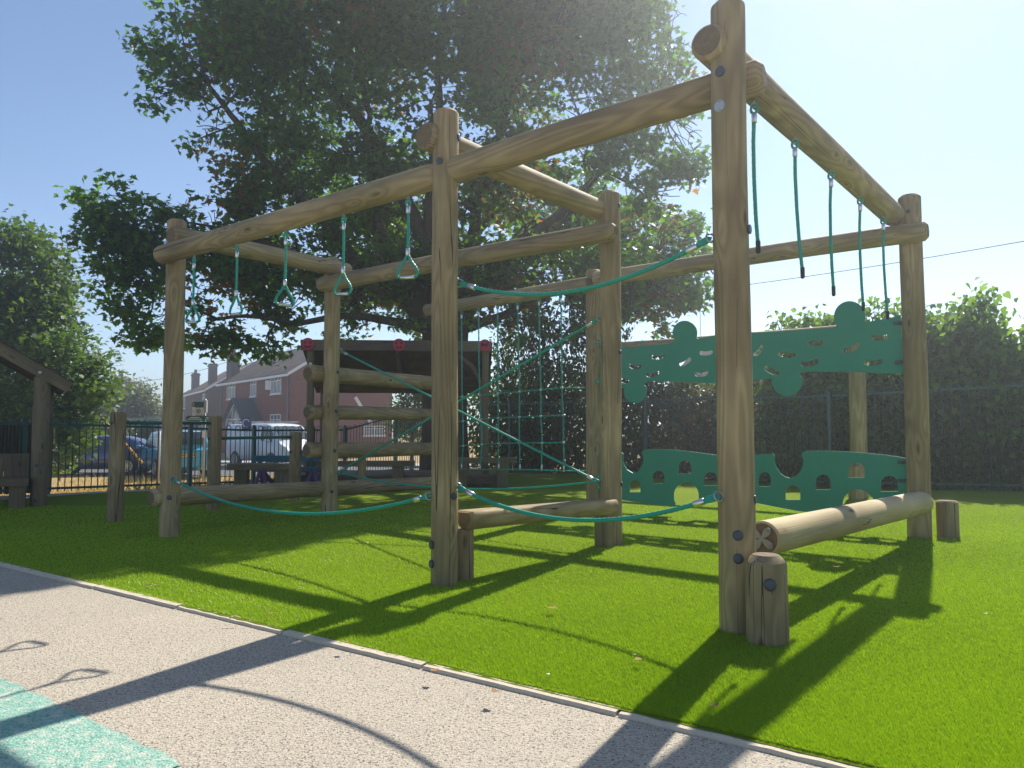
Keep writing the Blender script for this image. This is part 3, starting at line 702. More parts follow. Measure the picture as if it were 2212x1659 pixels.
Lr = (RF1-RF0).length; tt = [tpx(RF0, RF1, x) for x in (1395, 1791)]; stp = tt[0]-tt[1]
ts = sorted(set([0.0]+[round(tt[1]+stp*k, 5) for k in range(-4, 5) if 0.03 < tt[1]+stp*k < .97]+[1.0]))
fence(RF0, RF1, 1.676, 1.76, .255, 'tall dark green bow-top fence in front of the leafy hedge', 0, ts, bar=.0085)
# ================================================================== ROOFED STAGE
def face(mb, c, n, r, kind):
    n = Vector(n).normalized(); t = Vector((-n.y, n.x, 0)).normalized()
    mb.disc(c, n, r, .02, 20, 0, dome=.1)
    cx_ = [(-.4, .28, .2), (.4, .28, .2)]
    for x_, z_, q in cx_: mb.disc(c+t*x_*r+ZZ*z_*r+n*.019, n, q*r, .004, 10, 1, dome=.1)
    pts = [c+n*.022+t*(r*.42*math.cos(a_))+ZZ*(r*(-.18+kind*-.32*math.sin(a_))) for a_ in np.linspace(0, math.pi, 9)]
    mb.tube(pts, .016, 6, 1)
RED = mat('red_mask_plastic', (.42, .02, .045), .45); MASKD = mat('mask_dark_red', (.12, .008, .015), .6)
st = empty('roofed_stage', (-2.1, 13.9, -.12), 'open timber stage with a sloping roof and three red mask discs on its front beam', 'stage')
FL_, FR_ = at(650, 745, 13.3), at(1062, 748, 13.55)
def zgp(x, y): return float(zt(x, y))
fb = Vector((FL_.x, FL_.y, 0)); fe_ = Vector((FR_.x, FR_.y, 0)); fdv = (fe_-fb).normalized(); fnv = Vector((-fdv.y, fdv.x, 0))
zb = FL_.z
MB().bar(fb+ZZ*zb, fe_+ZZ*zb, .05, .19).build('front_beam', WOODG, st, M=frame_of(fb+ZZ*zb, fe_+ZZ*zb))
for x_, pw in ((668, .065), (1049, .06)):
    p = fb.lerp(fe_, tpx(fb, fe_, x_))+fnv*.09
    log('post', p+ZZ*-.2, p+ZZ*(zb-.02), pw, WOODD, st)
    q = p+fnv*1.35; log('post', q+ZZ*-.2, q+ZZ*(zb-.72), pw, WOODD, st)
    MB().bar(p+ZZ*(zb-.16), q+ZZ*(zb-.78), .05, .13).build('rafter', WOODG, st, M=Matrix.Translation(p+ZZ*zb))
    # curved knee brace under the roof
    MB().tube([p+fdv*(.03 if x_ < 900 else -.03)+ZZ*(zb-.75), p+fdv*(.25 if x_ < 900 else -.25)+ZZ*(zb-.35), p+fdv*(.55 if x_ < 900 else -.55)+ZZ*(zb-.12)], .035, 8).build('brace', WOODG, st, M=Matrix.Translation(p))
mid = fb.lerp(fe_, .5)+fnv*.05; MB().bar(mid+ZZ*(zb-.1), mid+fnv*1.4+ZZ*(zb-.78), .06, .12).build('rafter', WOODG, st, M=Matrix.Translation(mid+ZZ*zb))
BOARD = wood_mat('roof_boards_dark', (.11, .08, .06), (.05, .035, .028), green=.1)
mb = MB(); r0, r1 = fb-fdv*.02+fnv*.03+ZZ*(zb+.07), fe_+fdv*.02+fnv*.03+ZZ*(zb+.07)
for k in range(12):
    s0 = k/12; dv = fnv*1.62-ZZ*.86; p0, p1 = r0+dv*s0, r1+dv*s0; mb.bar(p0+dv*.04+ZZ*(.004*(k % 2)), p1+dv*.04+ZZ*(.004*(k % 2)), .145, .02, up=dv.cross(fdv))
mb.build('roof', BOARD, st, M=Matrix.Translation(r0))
for x_, k_ in ((664, 1), (861, 1), (1047, -1)):
    c = fb.lerp(fe_, tpx(fb, fe_, x_))-fnv*.028+ZZ*(zb+.01); mb = MB(); face(mb, c, -fnv, .115, k_); mb.build('mask_disc', [RED, MASKD], st, M=Matrix.Translation(c))
c = fb.lerp(fe_, tpx(fb, fe_, 669))-fnv*-.02+ZZ*at(669, 786, 13.3).z
MB().disc(c, -fnv, .028, .012, 14).build('white_disc', mat('white_sticker', (.75,.76,.78), .5), st, M=Matrix.Translation(c))
dkz = .13; mb = MB()
d0, d1 = fb-fdv*.25-fnv*.18, fe_+fdv*1.1-fnv*.18
for k in range(12):
    o_ = fnv*(.06+k*.128); mb.bar(d0+o_+ZZ*(dkz+.001*(k % 2)), d1-fdv*(.9 if k > 1 else 0)+o_+ZZ*(dkz+.001*(k % 2)), .12, .028)
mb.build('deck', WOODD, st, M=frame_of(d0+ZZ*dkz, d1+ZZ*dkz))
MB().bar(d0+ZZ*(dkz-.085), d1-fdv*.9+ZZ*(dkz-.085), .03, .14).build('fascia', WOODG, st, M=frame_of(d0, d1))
# benches of heavy sleepers on and beside the stage
def sleeper_bench(x0, x1, ytop, Y, legs, label, h=.09, dep=.3, leg_h=None):
    a, b = at(x0, ytop, Y), at(x1, ytop, Y+.12); zt_ = a.z; zg_ = zgp(a.x, a.y)
    e = empty('bench', ((a.x+b.x)/2, Y, zg_), label, 'bench', 'timber benches')
    d = Vector((b.x-a.x, b.y-a.y, 0)).normalized(); n = Vector((-d.y, d.x, 0)); A, B = Vector((a.x, a.y, zt_-h/2))+n*dep/2, Vector((b.x, b.y, zt_-h/2))+n*dep/2
    MB().bar(A, B, dep, h).build('seat', WOODD, e, M=frame_of(A, B))
    for lx in legs:
        k = (lx-x0)/(x1-x0); p = A.lerp(B, k); p.z = 0
        MB().bar(p+ZZ*(zg_-.02), p+ZZ*(zt_-h), .19, dep*.75, up=n).build('leg', WOODD, e, M=Matrix.Translation(p))
    return e
sleeper_bench(490, 627, 1003, 11.6, (518, 606), 'short sleeper bench beside the balance posts, in front of the white van')
sleeper_bench(679, 894, 997, 13.0, (700, 858), 'long sleeper bench on the stage, seen between the logs of the ladder')
sleeper_bench(960, 1117, 990, 13.0, (998, 1086), 'sleeper bench at the right end of the stage, behind the net')
# teal and purple garden bench by the fence
TEAL = mat('teal_stain', (.01, .12, .15), .6); PURP = mat('purple_stain', (.13, .065, .15), .6)
gb = empty('garden_bench', (-4.3, 13.1, -.09), 'small garden bench with a teal back and purple legs in front of the white van', 'bench')
A, B = at(545, 991, 13.0), at(690, 991, 12.9); gz = zgp(-4.3, 13)
d = (B-A).normalized(); n = Vector((-d.y, d.x, 0))
MB().bar(A, B, .03, .11).bar(A-ZZ*.16, B-ZZ*.16, .03, .05).build('backrest', TEAL, gb, M=Matrix.Translation(A))
MB().bar(A+n*.2-ZZ*.21, B+n*.2-ZZ*.21, .4, .035).build('seat', PURP, gb, M=Matrix.Translation(A-ZZ*.2))
for x_ in (.12, .88):
    p = A.lerp(B, x_)
    MB().bar(p+n*-.02+ZZ*.05, p+n*.05-ZZ*.3, .05, .05).build('back_post', TEAL, gb, M=Matrix.Translation(p))
    for s_ in (-.09, .32):
        f_ = p+n*s_; MB().bar(Vector((f_.x-.07, f_.y, gz)), Vector((p.x+.0, p.y+.1*s_, A.z-.22)), .05, .05).bar(Vector((f_.x+.16, f_.y, gz)), Vector((p.x+.05, p.y+.1*s_, A.z-.22)), .05, .05).build('leg', PURP, gb, M=Matrix.Translation(f_))
# ================================================================== BALANCE / PULL-UP BARS
pb = empty('pull_up_bars', (-3.4, 9.4, 0), 'row of short timber posts joined by green steel bars at falling heights', 'pull-up bars')
bp = [(Vector((-4.215, 7.96, 0)), 1.165, .08), (Vector((-3.625, 9.08, 0)), 1.14, .078), (Vector((-2.955, 10.16, 0)), .935, .078), (Vector((-2.27, 11.3, 0)), .70, .065)]
for p, h_, r_ in bp: log('post', p-ZZ*.05, p+ZZ*h_, r_, WOOD, pb, cham=.012)
BARG = mat('green_steel_bar', (.0, .14, .085), .35, spec=.5)
for i, z_ in enumerate((1.05, .865, .665)):
    a, b = bp[i][0], bp[i+1][0]; d = (b-a).normalized(); MB().tube([a+d*.06+ZZ*z_, b-d*.06+ZZ*z_], .019, 12).build('bar', BARG, pb, M=Matrix.Translation(a+ZZ*z_))
    MB().disc(a-d*.076+ZZ*z_, -d, .022, .01, 12).build('bolt_cap', BOLT, pb, M=Matrix.Translation(a+ZZ*z_))
# ================================================================== LEFT SHELTER
E0 = Vector((-5.69, 9.55, 0)); gd = Vector((-.86, -.51, 0)).normalized(); dd = Vector((-.51, .86, 0)).normalized(); m_sl = .62; ze = 1.53; HW = 1.7
sh = empty('timber_shelter', tuple(E0+gd*1.7+dd*1.0), 'open timber shelter with a pitched roof and built-in bench at the left edge', 'shelter')
def sp(s_, d_, z_): return E0+gd*s_+dd*d_+ZZ*z_
for side in (0, 1):
    f = (lambda s_, d_, z_: sp(s_, d_, z_)) if side == 0 else (lambda s_, d_, z_: sp(2*HW-s_, d_, z_))
    mb = MB(); dv = f(HW, 0, ze+m_sl*HW)-f(0, 0, ze); n_ = dv.cross(dd).normalized(); n_ = n_ if n_.z > 0 else -n_
    for k in range(13):
        p = f(0, 0, ze)+dv*(k/13+.04)+n_*.055; mb.bar(p-dd*.03, p+dd*2.2, .165, .022, up=n_)
    mb.build('roof', BOARD, sh, M=Matrix.Translation(f(0, 0, ze)))
    a, b = f(.0, 0, ze-.02), f(HW, 0, ze+m_sl*HW-.02); MB().bar(a, b, .045, .155, up=n_).build('bargeboard', WOODD, sh, M=frame_of(a, b))
    for d_ in (.55, 1.1, 1.65, 2.1):
        a, b = f(.1, d_, ze-.01), f(HW, d_, ze+m_sl*HW-.08); MB().bar(a, b, .05, .11, up=n_).build('rafter', BOARD, sh, M=frame_of(a, b))
    a, b = f(.3, .1, ze+.06), f(.3, 2.1, ze+.06); MB().bar(a, b, .09, .12).build('eaves_beam', WOODD, sh, M=frame_of(a, b))
    for d_ in (.08, 1.95):
        p = f(.30, d_, 0); log('post', p-ZZ*.05, p+ZZ*(ze+.12), .092, WOODD, sh)
p = sp(1.05, 1.95, 0); log('post', p-ZZ*.05, p+ZZ*(ze+.4), .08, WOODD, sh)
mb = MB()
for k in range(29):
    c = sp(.46+k*.091, .2+.004*(k % 2), .49); mb.box((0,0,0), (.085, .022, .36), 0, Matrix.Translation(c)@Matrix.Rotation(math.atan2(gd.y, gd.x), 4, 'Z'))
mb.build('low_wall', WOODD, sh, M=Matrix.Translation(sp(.5, .2, .3)))
mb = MB()
for k in range(32):
    c = sp(.3+k*.091, 2.05+.004*(k % 2), .55); mb.box((0,0,0), (.085, .022, 1.05), 0, Matrix.Translation(c)@Matrix.Rotation(math.atan2(gd.y, gd.x), 4, 'Z'))
mb.build('back_wall', BOARD, sh, M=Matrix.Translation(sp(.5, 2.05, .3)))
a, b = sp(.41, .02, .325), sp(2.9, .02, .325); MB().bar(a, b, .3, .1).build('bench_seat', WOODD, sh, M=frame_of(a, b))
for s_ in (.52, 1.5, 2.5): 
    c = sp(s_, .02, .13); MB().box((0,0,0), (.17, .24, .3), 0, Matrix.Translation(c)@Matrix.Rotation(math.atan2(gd.y, gd.x), 4, 'Z')).build('bench_leg', WOODD, sh, M=Matrix.Translation(c))
for z_ in (.08, .52):
    nn_ = Vector((.2, -1, 0)).normalized(); c = sp(.30, .08, z_)+nn_*.09; MB().disc(c, nn_, .022, .01, 12).build('bolt_cap', BOLT, sh, M=Matrix.Translation(c))
nn_ = -dd; c = sp(.33, 0, ze+.16)+nn_*.022; MB().disc(c, nn_, .022, .01, 12).build('bolt_cap', STEEL, sh, M=Matrix.Translation(c))
# ================================================================== CABLES
CAB = mat('cable_black', (.012, .014, .02), .7)
def cable(pts, sag, r, label):
    a, b = pts; mb = MB(); mb.tube(curve_pts(a, b, sag, 24), r, 6); props(mb.build('overhead_cable', CAB, None, M=Matrix.Translation(a)), label, 'cable', 'overhead cables')
cable((at(1400, 640, 34), at(2330, 500, 20)), .15, .014, 'thick dark overhead cable crossing the sky at the right')
cable((at(190, 830, 40), at(520, 770, 52)), .5, .014, 'thin overhead cable above the bushy tree and the brick chimneys')
cable((at(-40, 478, 22), at(330, 560, 30)), .2, .006, 'faint upper overhead cable at the left between the two leafy trees')
cable((at(-40, 485, 22), at(330, 620, 30)), .25, .006, 'faint lower overhead cable at the left between the two leafy trees')
# ================================================================== SIGNS, GUY WIRE
POLE = mat('galvanised_pole', (.38, .38, .39), .5, .3); SG = mat('sign_green', (.004, .07, .05), .5); SB = mat('sign_beige', (.55, .53, .42), .5); SY = mat('sign_yellow', (.75, .42, .03), .5); SW = mat('sign_white', (.8, .8, .8), .5); NAVY = mat('sign_navy', (.015, .02, .12), .5)
YF = 22.5; pb_ = at(442, 920, YF); gz = zgp(pb_.x, YF); fp = empty('fingerpost', (pb_.x, YF, gz), 'grey fingerpost with green direction arms behind the low fence', 'signpost')
MB().tube([(pb_.x, YF, gz), (pb_.x, YF, at(442, 862, YF).z)], .035, 10).build('pole', POLE, fp, M=Matrix.Translation((pb_.x, YF, gz)))
def arm(x0, x1, y0, y1, m_, tip, inner=None, marks=0):
    a, b = at(x0, y0, YF-.05), at(x1, y1, YF-.05); mb = MB(); h = a.z-b.z; zc = (a.z+b.z)/2; y = YF-.05
    tp_ = [(a.x+h*.35*(tip == -1), a.z), (b.x-h*.35*(tip == 1), a.z)]+([(b.x, zc)] if tip == 1 else [])+[(b.x-h*.35*(tip == 1), b.z), (a.x+h*.35*(tip == -1), b.z)]+([(a.x, zc)] if tip == -1 else [])
    n = len(tp_); mb.add([(x, y-.012, z) for x, z in tp_]+[(x, y+.012, z) for x, z in tp_], [tuple(reversed(range(n))), tuple(range(n, 2*n))]+[(i, (i+1) % n, n+(i+1) % n, n+i) for i in range(n)], 0)
    if inner == 'arrow': mb.add([(a.x+.03, y-.016, zc), (a.x+h*.5, y-.016, zc+h*.32), (a.x+h*.5, y-.016, zc-h*.32)], [(0,2,1)], 1)
    if inner == 'disc': mb.disc(Vector((a.x*.45+b.x*.55, y-.013, zc)), (0,-1,0), h*.36, .004, 16, 1, dome=.1); mb.torus(Vector((a.x*.45+b.x*.55, y-.018, zc)), (0,1,0), h*.2, .006, 12, 5, 2)
    for k in range(marks):
        w_ = (b.x-a.x)*(.5+.25*(k % 2)); mb.box(((a.x+b.x)/2, y-.015, a.z-h*(k+1)/(marks+1)), (w_, .004, h*.12), 2)
    return mb.build('arm', [m_, SY if inner == 'arrow' else SG, SW], fp, M=Matrix.Translation((a.x, y, zc)))
arm(414, 440, 868, 880, SG, -1, 'arrow', 0); arm(416, 440, 882, 895, SB, -1, 'disc'); arm(401, 441, 898, 909, SG, -1, None, 2); arm(442, 456, 898, 909, SG, 1, None, 2)
arm(437, 446, 931, 945, SW, 0, None, 0)
MB().box((pb_.x, YF, at(442, 878, YF).z), (.12, .09, .38)).build('bracket', POLE, fp, M=Matrix.Translation((pb_.x, YF, 1)))
c = at(343, 1000, 21); o = MB().tube([(c.x, 21, zgp(c.x, 21)), (c.x, 21, at(343, 932, 21).z)], .03, 10).build('marker_pole', mat('pale_pole', (.5,.46,.42), .6), None, M=Matrix.Translation((c.x, 21, -.7))); props(o, 'slim pale pole standing between the navy car and the blue car', 'pole')
a, b = at(533, 917, 33), at(533, 900, 33); sg = empty('shop_sign', (a.x, 33, -.85), 'navy square sign with a white curved letter in front of the brick house porch', 'sign')
MB().box((a.x, 33, 1.1), (.42, .03, .55)).build('board', NAVY, sg, M=Matrix.Translation((a.x, 33, 1.1)))
MB().tube([Vector((a.x-.02, 32.97, 1.13))+Vector((.14*math.cos(t_), 0, .17*math.sin(t_))) for t_ in np.linspace(.35, 5.6, 16)], .022, 6).build('letter', SW, sg, M=Matrix.Translation((a.x, 33, 1.1)))
MB().tube([(a.x, 33.04, -.9), (a.x, 33.04, .9)], .03, 8).build('pole', POLE, sg, M=Matrix.Translation((a.x, 33, 0)))
gw = empty('guy_wire', tuple(at(304, 996, 21)), 'steel guy wire in a yellow striped sleeve running down past the navy car', 'guy wire')
a, b = at(308, 1000, 20.5), at(206, 886, 20.0); top = at(60, 722, 19.5)
MB().tube([a-(b-a)*.25, top], .008, 6).build('wire', CAB, gw, M=Matrix.Translation(a))
mb = MB()
for k in range(9):
    mb.tube([a.lerp(b, k/9), a.lerp(b, (k+.8)/9)], .028, 8, 0); mb.tube([a.lerp(b, (k+.8)/9), a.lerp(b, (k+1)/9)], .0285, 8, 1)
mb.build('sleeve', [mat('yellow_sleeve', (.75, .42, .02), .5), CAB], gw, M=Matrix.Translation(a))
# ================================================================== HOUSES
def brick(name, c1, c2, mo):
    m = mat(name, c1, .9, spec=.2); t = NT(m); c = t.n('TexCoord'); s = t.n('SeparateXYZ'); t.l(c.outputs['Object'], s.inputs[0])
    cb = t.n('CombineXYZ'); t.l(t.math('ADD', s.outputs[0], s.outputs[1]), cb.inputs[0]); t.l(s.outputs[2], cb.inputs[1])
    b = t.n('TexBrick'); t.l(cb.outputs[0], b.inputs['Vector']); b.inputs['Scale'].default_value = 1
    b.inputs['Brick Width'].default_value = .225; b.inputs['Row Height'].default_value = .075; b.inputs['Mortar Size'].default_value = .009
    for k, v in (('Color1', c1), ('Color2', c2), ('Mortar', mo)): b.inputs[k].default_value = (*v, 1)
    nn = t.noise(c.outputs['Object'], .8, 4, .6); t.col(t.mix(.6, b.outputs['Color'], t.mix(nn, (.7,.7,.7), (1.25,1.2,1.2)), 'MULTIPLY')); return m
def tiles(name, c1, c2, patchc, pamt=.3):
    m = mat(name, c1, .85, spec=.2); t = NT(m); v = t.coord(); s = t.n('SeparateXYZ'); t.l(v, s.inputs[0])
    rw = t.math('FRACT', t.math('MULTIPLY', s.outputs[2], 5.2)); dk = t.ramp(rw, [(0, (.35,.35,.35)), (.2, (1,1,1)), (1, (.85,.85,.85))])
    c = t.mix(t.noise(v, 6, 3), c1, c2); c = t.mix(t.math('MULTIPLY', t.ramp(t.noise(v, .9, 4), [(.45,(0,0,0)),(.6,(1,1,1))]), pamt), c, patchc)
    t.col(t.mix(1.0, c, dk, 'MULTIPLY')); return m
BR1 = brick('red_brick', (.17, .042, .028), (.23, .062, .040), (.17, .11, .085)); BR2 = brick('dark_brick', (.07, .032, .028), (.10, .045, .038), (.10, .085, .075))
TL1 = tiles('brown_roof_tiles', (.055, .04, .034), (.085, .06, .05), (.3,.2,.12)); TL2 = tiles('orange_lichen_tiles', (.09, .06, .045), (.13, .08, .05), (.30,.17,.07), .5)
WFR = mat('white_upvc', (.72, .73, .74), .4); GLS = mat('window_glass', (.10, .13, .16), .08, spec=.9); CURT = mat('net_curtain', (.34, .36, .38), .8); DKT = mat('dark_tile', (.05, .055, .065), .8); POT = mat('clay_pot', (.2, .09, .06), .9)
class House:
    """local frame: x along the facade, y into the building, z up; origin at the facade's right corner on the ground"""
    def __init__(s, O, fdir, name, label, L, D, eav, ridge, wallm, roofm, over=.25, gable_left=True):
        s.f = Vector((*fdir, 0)).normalized(); g = Vector((s.f.y, -s.f.x, 0))
        if g.y < 0: g = -g
        s.g = g; s.M = Matrix(((s.f.x, g.x, 0, O[0]), (s.f.y, g.y, 0, O[1]), (0, 0, 1, O[2]), (0, 0, 0, 1)))
        s.e = empty(name, O, label, 'house'); z0 = -.6
        mb = MB(); rm = D/2
        vs = [(0,0,z0),(L,0,z0),(L,D,z0),(0,D,z0),(0,0,eav),(L,0,eav),(L,D,eav),(0,D,eav),(0,rm,ridge),(L,rm,ridge)]
        mb.add(vs, [(0,1,5,4),(2,3,7,6),(3,0,4,8,7),(1,2,6,9,5)]); s.part('wall', mb, wallm)
        k = (ridge-eav)/rm; mb = MB(); o = over
        for sy in (0, 1):
            y0, y1 = (-o, rm) if sy == 0 else (D+o, rm)
            a = [(-o*.6, y0, eav-k*o+.02), (L+o*.6, y0, eav-k*o+.02), (L+o*.6, y1, ridge+.02), (-o*.6, y1, ridge+.02)]
            mb.add(a+[(x, y, z+.09) for x, y, z in a], [(0,1,2,3),(7,6,5,4),(0,4,5,1),(1,5,6,2),(3,7,4,0)])
        s.roof = s.part('roof', mb, roofm)
        mb = MB(); mb.box((L/2, -o-.03, eav-k*o-.03), (L+.3, .1, .14)); s.part('gutter', mb, WFR)
        for x_ in (-o*.6-.02, L+o*.6+.02):
            mb = MB(); mb.bar((x_, -o, eav-k*o+.02), (x_, rm, ridge+.02), .03, .16, up=Vector((1,0,0)).cross(Vector((0,1,k)))); s.part('verge', mb, WFR)
        s.L, s.D, s.eav, s.ridge = L, D, eav, ridge
    def part(s, name, mb, m, parent=None):
        o = MB.build(mb, name, m, parent or s.e); 
        o.matrix_local = wm(parent or s.e).inverted() @ s.M; return o
    def window(s, x, z0, z1, w_, side='f', cols=3, open_=False):
        def q(u, n, z): return (u, -n, z) if side == 'f' else (-n, u, z)
        mb = MB()
        def bx(u0, u1, a0, a1, n0, n1, mi=0):
            p0, p1 = q(u0, n0, a0), q(u1, n1, a1); c = [(p0[i]+p1[i])/2 for i in range(3)]; d = [abs(p1[i]-p0[i]) for i in range(3)]; mb.box(c, d, mi)
        u0, u1 = x-w_/2, x+w_/2
        for a in (u0, u1-.06): bx(a, a+.06, z0, z1, .0, .05)
        for z_ in (z0, z1-.06): bx(u0+.06, u1-.06, z_, z_+.06, .0, .048)
        for c in range(1, cols): bx(u0+w_*c/cols-.028, u0+w_*c/cols+.028, z0+.06, z1-.06, 0, .044)
        zt__ = z0+(z1-z0)*.66; bx(u0+.06, u1-.06, zt__, zt__+.05, 0, .046)
        bx(u0-.06, u1+.06, z0-.07, z0-.002, 0, .1)
        w = s.part('window', mb, WFR)
        g = MB(); p0, p1 = q(u0+.05, .012, z0+.05), q(u1-.05, .012, z1-.05)
        g.add([p0, (p1[0], p1[1], p0[2]) if side == 'f' else (p0[0], p1[1], p0[2]), p1, (p0[0], p0[1], p1[2])], [(0,1,2,3)], 0); s.part('pane', g, GLS, w)
        g = MB()
        for c in (0, cols-1) if cols > 1 else (0,):
            a = u0+w_*(c+.18)/cols; b = u0+w_*(c+.82)/cols; p0, p1 = q(a, .02, z0+.1), q(b, .02, zt__-.03)
            g.add([p0, (p1[0], p1[1], p0[2]), p1, (p0[0], p0[1], p1[2])], [(0,1,2,3)])
        s.part('curtain', g, CURT, w)
        if open_:
            g = MB(); g.bar(q(u1-.0, .04, (z0+z1)/2), q(u1+.2, .3, (z0+z1)/2), .03, (z1-z0)*.5); s.part('open_sash', g, WFR, w)
    def chimney(s, x, y, w_, h, pots=2, m=None):
        zb_ = s.eav if y < .5 or y > s.D-.5 else s.eav+(s.ridge-s.eav)*(1-abs(y-s.D/2)/(s.D/2))-.4
        mb = MB(); mb.box((x, y, zb_+h/2), (w_, .6, h)).box((x, y, zb_+h-.12), (w_+.12, .72, .12)).box((x, y, zb_+h+.03), (w_+.04, .64, .06)); c = s.part('chimney', mb, m or BR2, s.roof)
        for k in range(pots):
            p = (x+(k-(pots-1)/2)*.32, y, zb_+h+.06); g = MB(); g.tube([p, (p[0], p[1], p[2]+.32), (p[0], p[1], p[2]+.38)], [.12, .1, .125], 10); s.part('chimney_pot', g, POT, s.roof)
GZ = -.88
h1 = House((-12.5, 42, GZ), (-8.3, 11), 'brick_house', 'red brick house with white windows and a dark tiled glazed porch', 13.8, 6.4, 4.95, 7.0, BR1, TL1)
h1.window(2.4, 3.78, 4.88, 1.75, open_=True); h1.window(6.54, 3.75, 4.85, 1.15, cols=2); h1.window(11.2, 3.72, 4.86, 1.9)
h1.window(2.4, 1.55, 2.58, 1.75)
h1.window(3.0, 3.95, 4.55, 1.2, 'g', 2); h1.window(5.2, 1.3, 1.9, 1.4, 'g', 2)
h1.chimney(13.0, .6, 1.1, 2.1, 2, BR2)
mb = MB(); mb.tube([(.35, -.06, 0), (.35, -.06, 4.8)], .045, 8).tube([(13.4, -.06, 0), (13.4, -.06, 4.8)], .045, 8).tube([(-.06, 1.9, 0), (-.06, 1.9, 4.9)], .05, 8); h1.part('drainpipe', mb, mat('grey_pipe', (.2,.21,.23), .5))
mb = MB(); mb.bar((-.05, 3.9, 3.6), (-.05, 5.0, 2.0), .08, .2); h1.part('lean_to_verge', mb, WFR)
# porch
px0, px1_, dp = 4.9, 8.7, 1.0; xm = (px0+px1_)/2
mb = MB(); mb.box((px0+.06, -dp/2, .9), (.12, dp, 2.2)).box((px1_-.06, -dp/2, .9), (.12, dp, 2.2)).box((xm, -dp+.06, .1), (px1_-px0-.24, .12, .6)); pr = h1.part('porch', mb, BR1)
mb = MB(); ez_, rz2 = 2.3, 3.55
for sx in (-1, 1):
    xe = xm+sx*2.1; a = [(xe, -dp-.3, ez_-.15), (xe, 0, ez_-.15), (xm, 0, rz2), (xm, -dp-.3, rz2)]; mb.add(a+[(x, y, z+.1) for x, y, z in a], [(0,1,2,3),(7,6,5,4),(0,4,5,1),(3,7,4,0)])
h1.part('porch_roof', mb, DKT, pr)
mb = MB(); g = MB(); y_ = -dp-.02
g.add([(px0+.05, y_+.03, .3), (px1_-.05, y_+.03, .3), (px1_-.05, y_+.03, ez_), (xm, y_+.03, rz2-.12), (px0+.05, y_+.03, ez_)], [(0,1,2,3,4)])
for x_ in (px0+.05, xm-.62, xm+.62, px1_-.05): mb.bar((x_, y_, .3), (x_, y_, ez_+(.75 if abs(x_-xm) < .7 else 0)), .09, .05)
mb.bar((px0, y_, ez_), (px1_, y_, ez_), .05, .08).bar((px0, y_, ez_), (xm, y_, rz2-.1), .05, .08).bar((px1_, y_, ez_), (xm, y_, rz2-.1), .05, .08)
h1.part('porch_glass', g, GLS, pr); h1.part('porch_frame', mb, WFR, pr)
h2 = House((-25.0, 61, GZ), (-7.1, 12), 'brick_house', 'older terraced brick house with an orange-edged roof and two chimneys, left of the porch house', 14, 7, 4.95, 7.2, BR2, TL2)
h2.window(1.9, 3.4, 4.6, 1.2, cols=2); h2.window(7.6, 2.6, 4.0, 1.5, cols=2); h2.window(3.0, .9, 2.3, 1.4)
h2.chimney(3.0, .8, 1.0, 2.1, 0, BR2); h2.chimney(13.4, .8, 1.3, 1.9, 2, BR2)
h3 = House((-35.5, 82, GZ), (-9, 9), 'brick_house', 'distant small brick cottage partly hidden behind the left front post', 9, 7, 4.0, 6.2, BR2, TL2)
h3.window(2.4, 2.4, 3.4, 1.1, cols=2)
# beige rendered garage wall
a, b = at(262, 918, 40), at(352, 918, 37); bw = MB(); bw.bar((a.x, a.y, .15), (b.x, b.y, .15), .25, 2.3).bar((a.x, a.y, 1.37), (b.x, b.y, 1.37), .4, .1)
o = bw.build('garden_wall', mat('beige_render', (.42, .37, .31), .9), None, M=Matrix.Translation(a)); props(o, 'beige rendered wall behind the navy car, below the bushy tree', 'wall')
# house roof beyond the hedge on the right
ra, rb = at(1522, 719, 39.6), at(2098, 654, 30); dr = Vector((rb.x-ra.x, rb.y-ra.y, 0)); Lh = dr.length; dr.normalize(); gn = Vector((-dr.y, dr.x, 0))
if gn.y < 0: gn = -gn
O4 = Vector((rb.x, rb.y, 0))-gn*3.4; rid = rb.z+.55
h4 = House((O4.x, O4.y, -.9), (-dr.x, -dr.y), 'bungalow', 'house with a brown tiled roof showing above the hedge at the right', Lh, 6.8, rid-3.0, rid-.1, BR1, TL1)
an = at(1512, 655, 38); mb = MB(); mb.tube([(an.x, 38, 3), (an.x, 38, an.z+.1)], .02, 6).tube([(an.x-.6, 38, an.z), (an.x+.5, 38, an.z+.03)], .012, 6)
for k in range(7): mb.tube([(an.x-.55+k*.16, 38, an.z-.13+.01*k), (an.x-.55+k*.16, 38, an.z+.15-.01*k)], .008, 5)
props(mb.build('tv_aerial', POLE, None, M=Matrix.Translation(an)), 'thin television aerial against the sky just left of the tallest post', 'aerial')
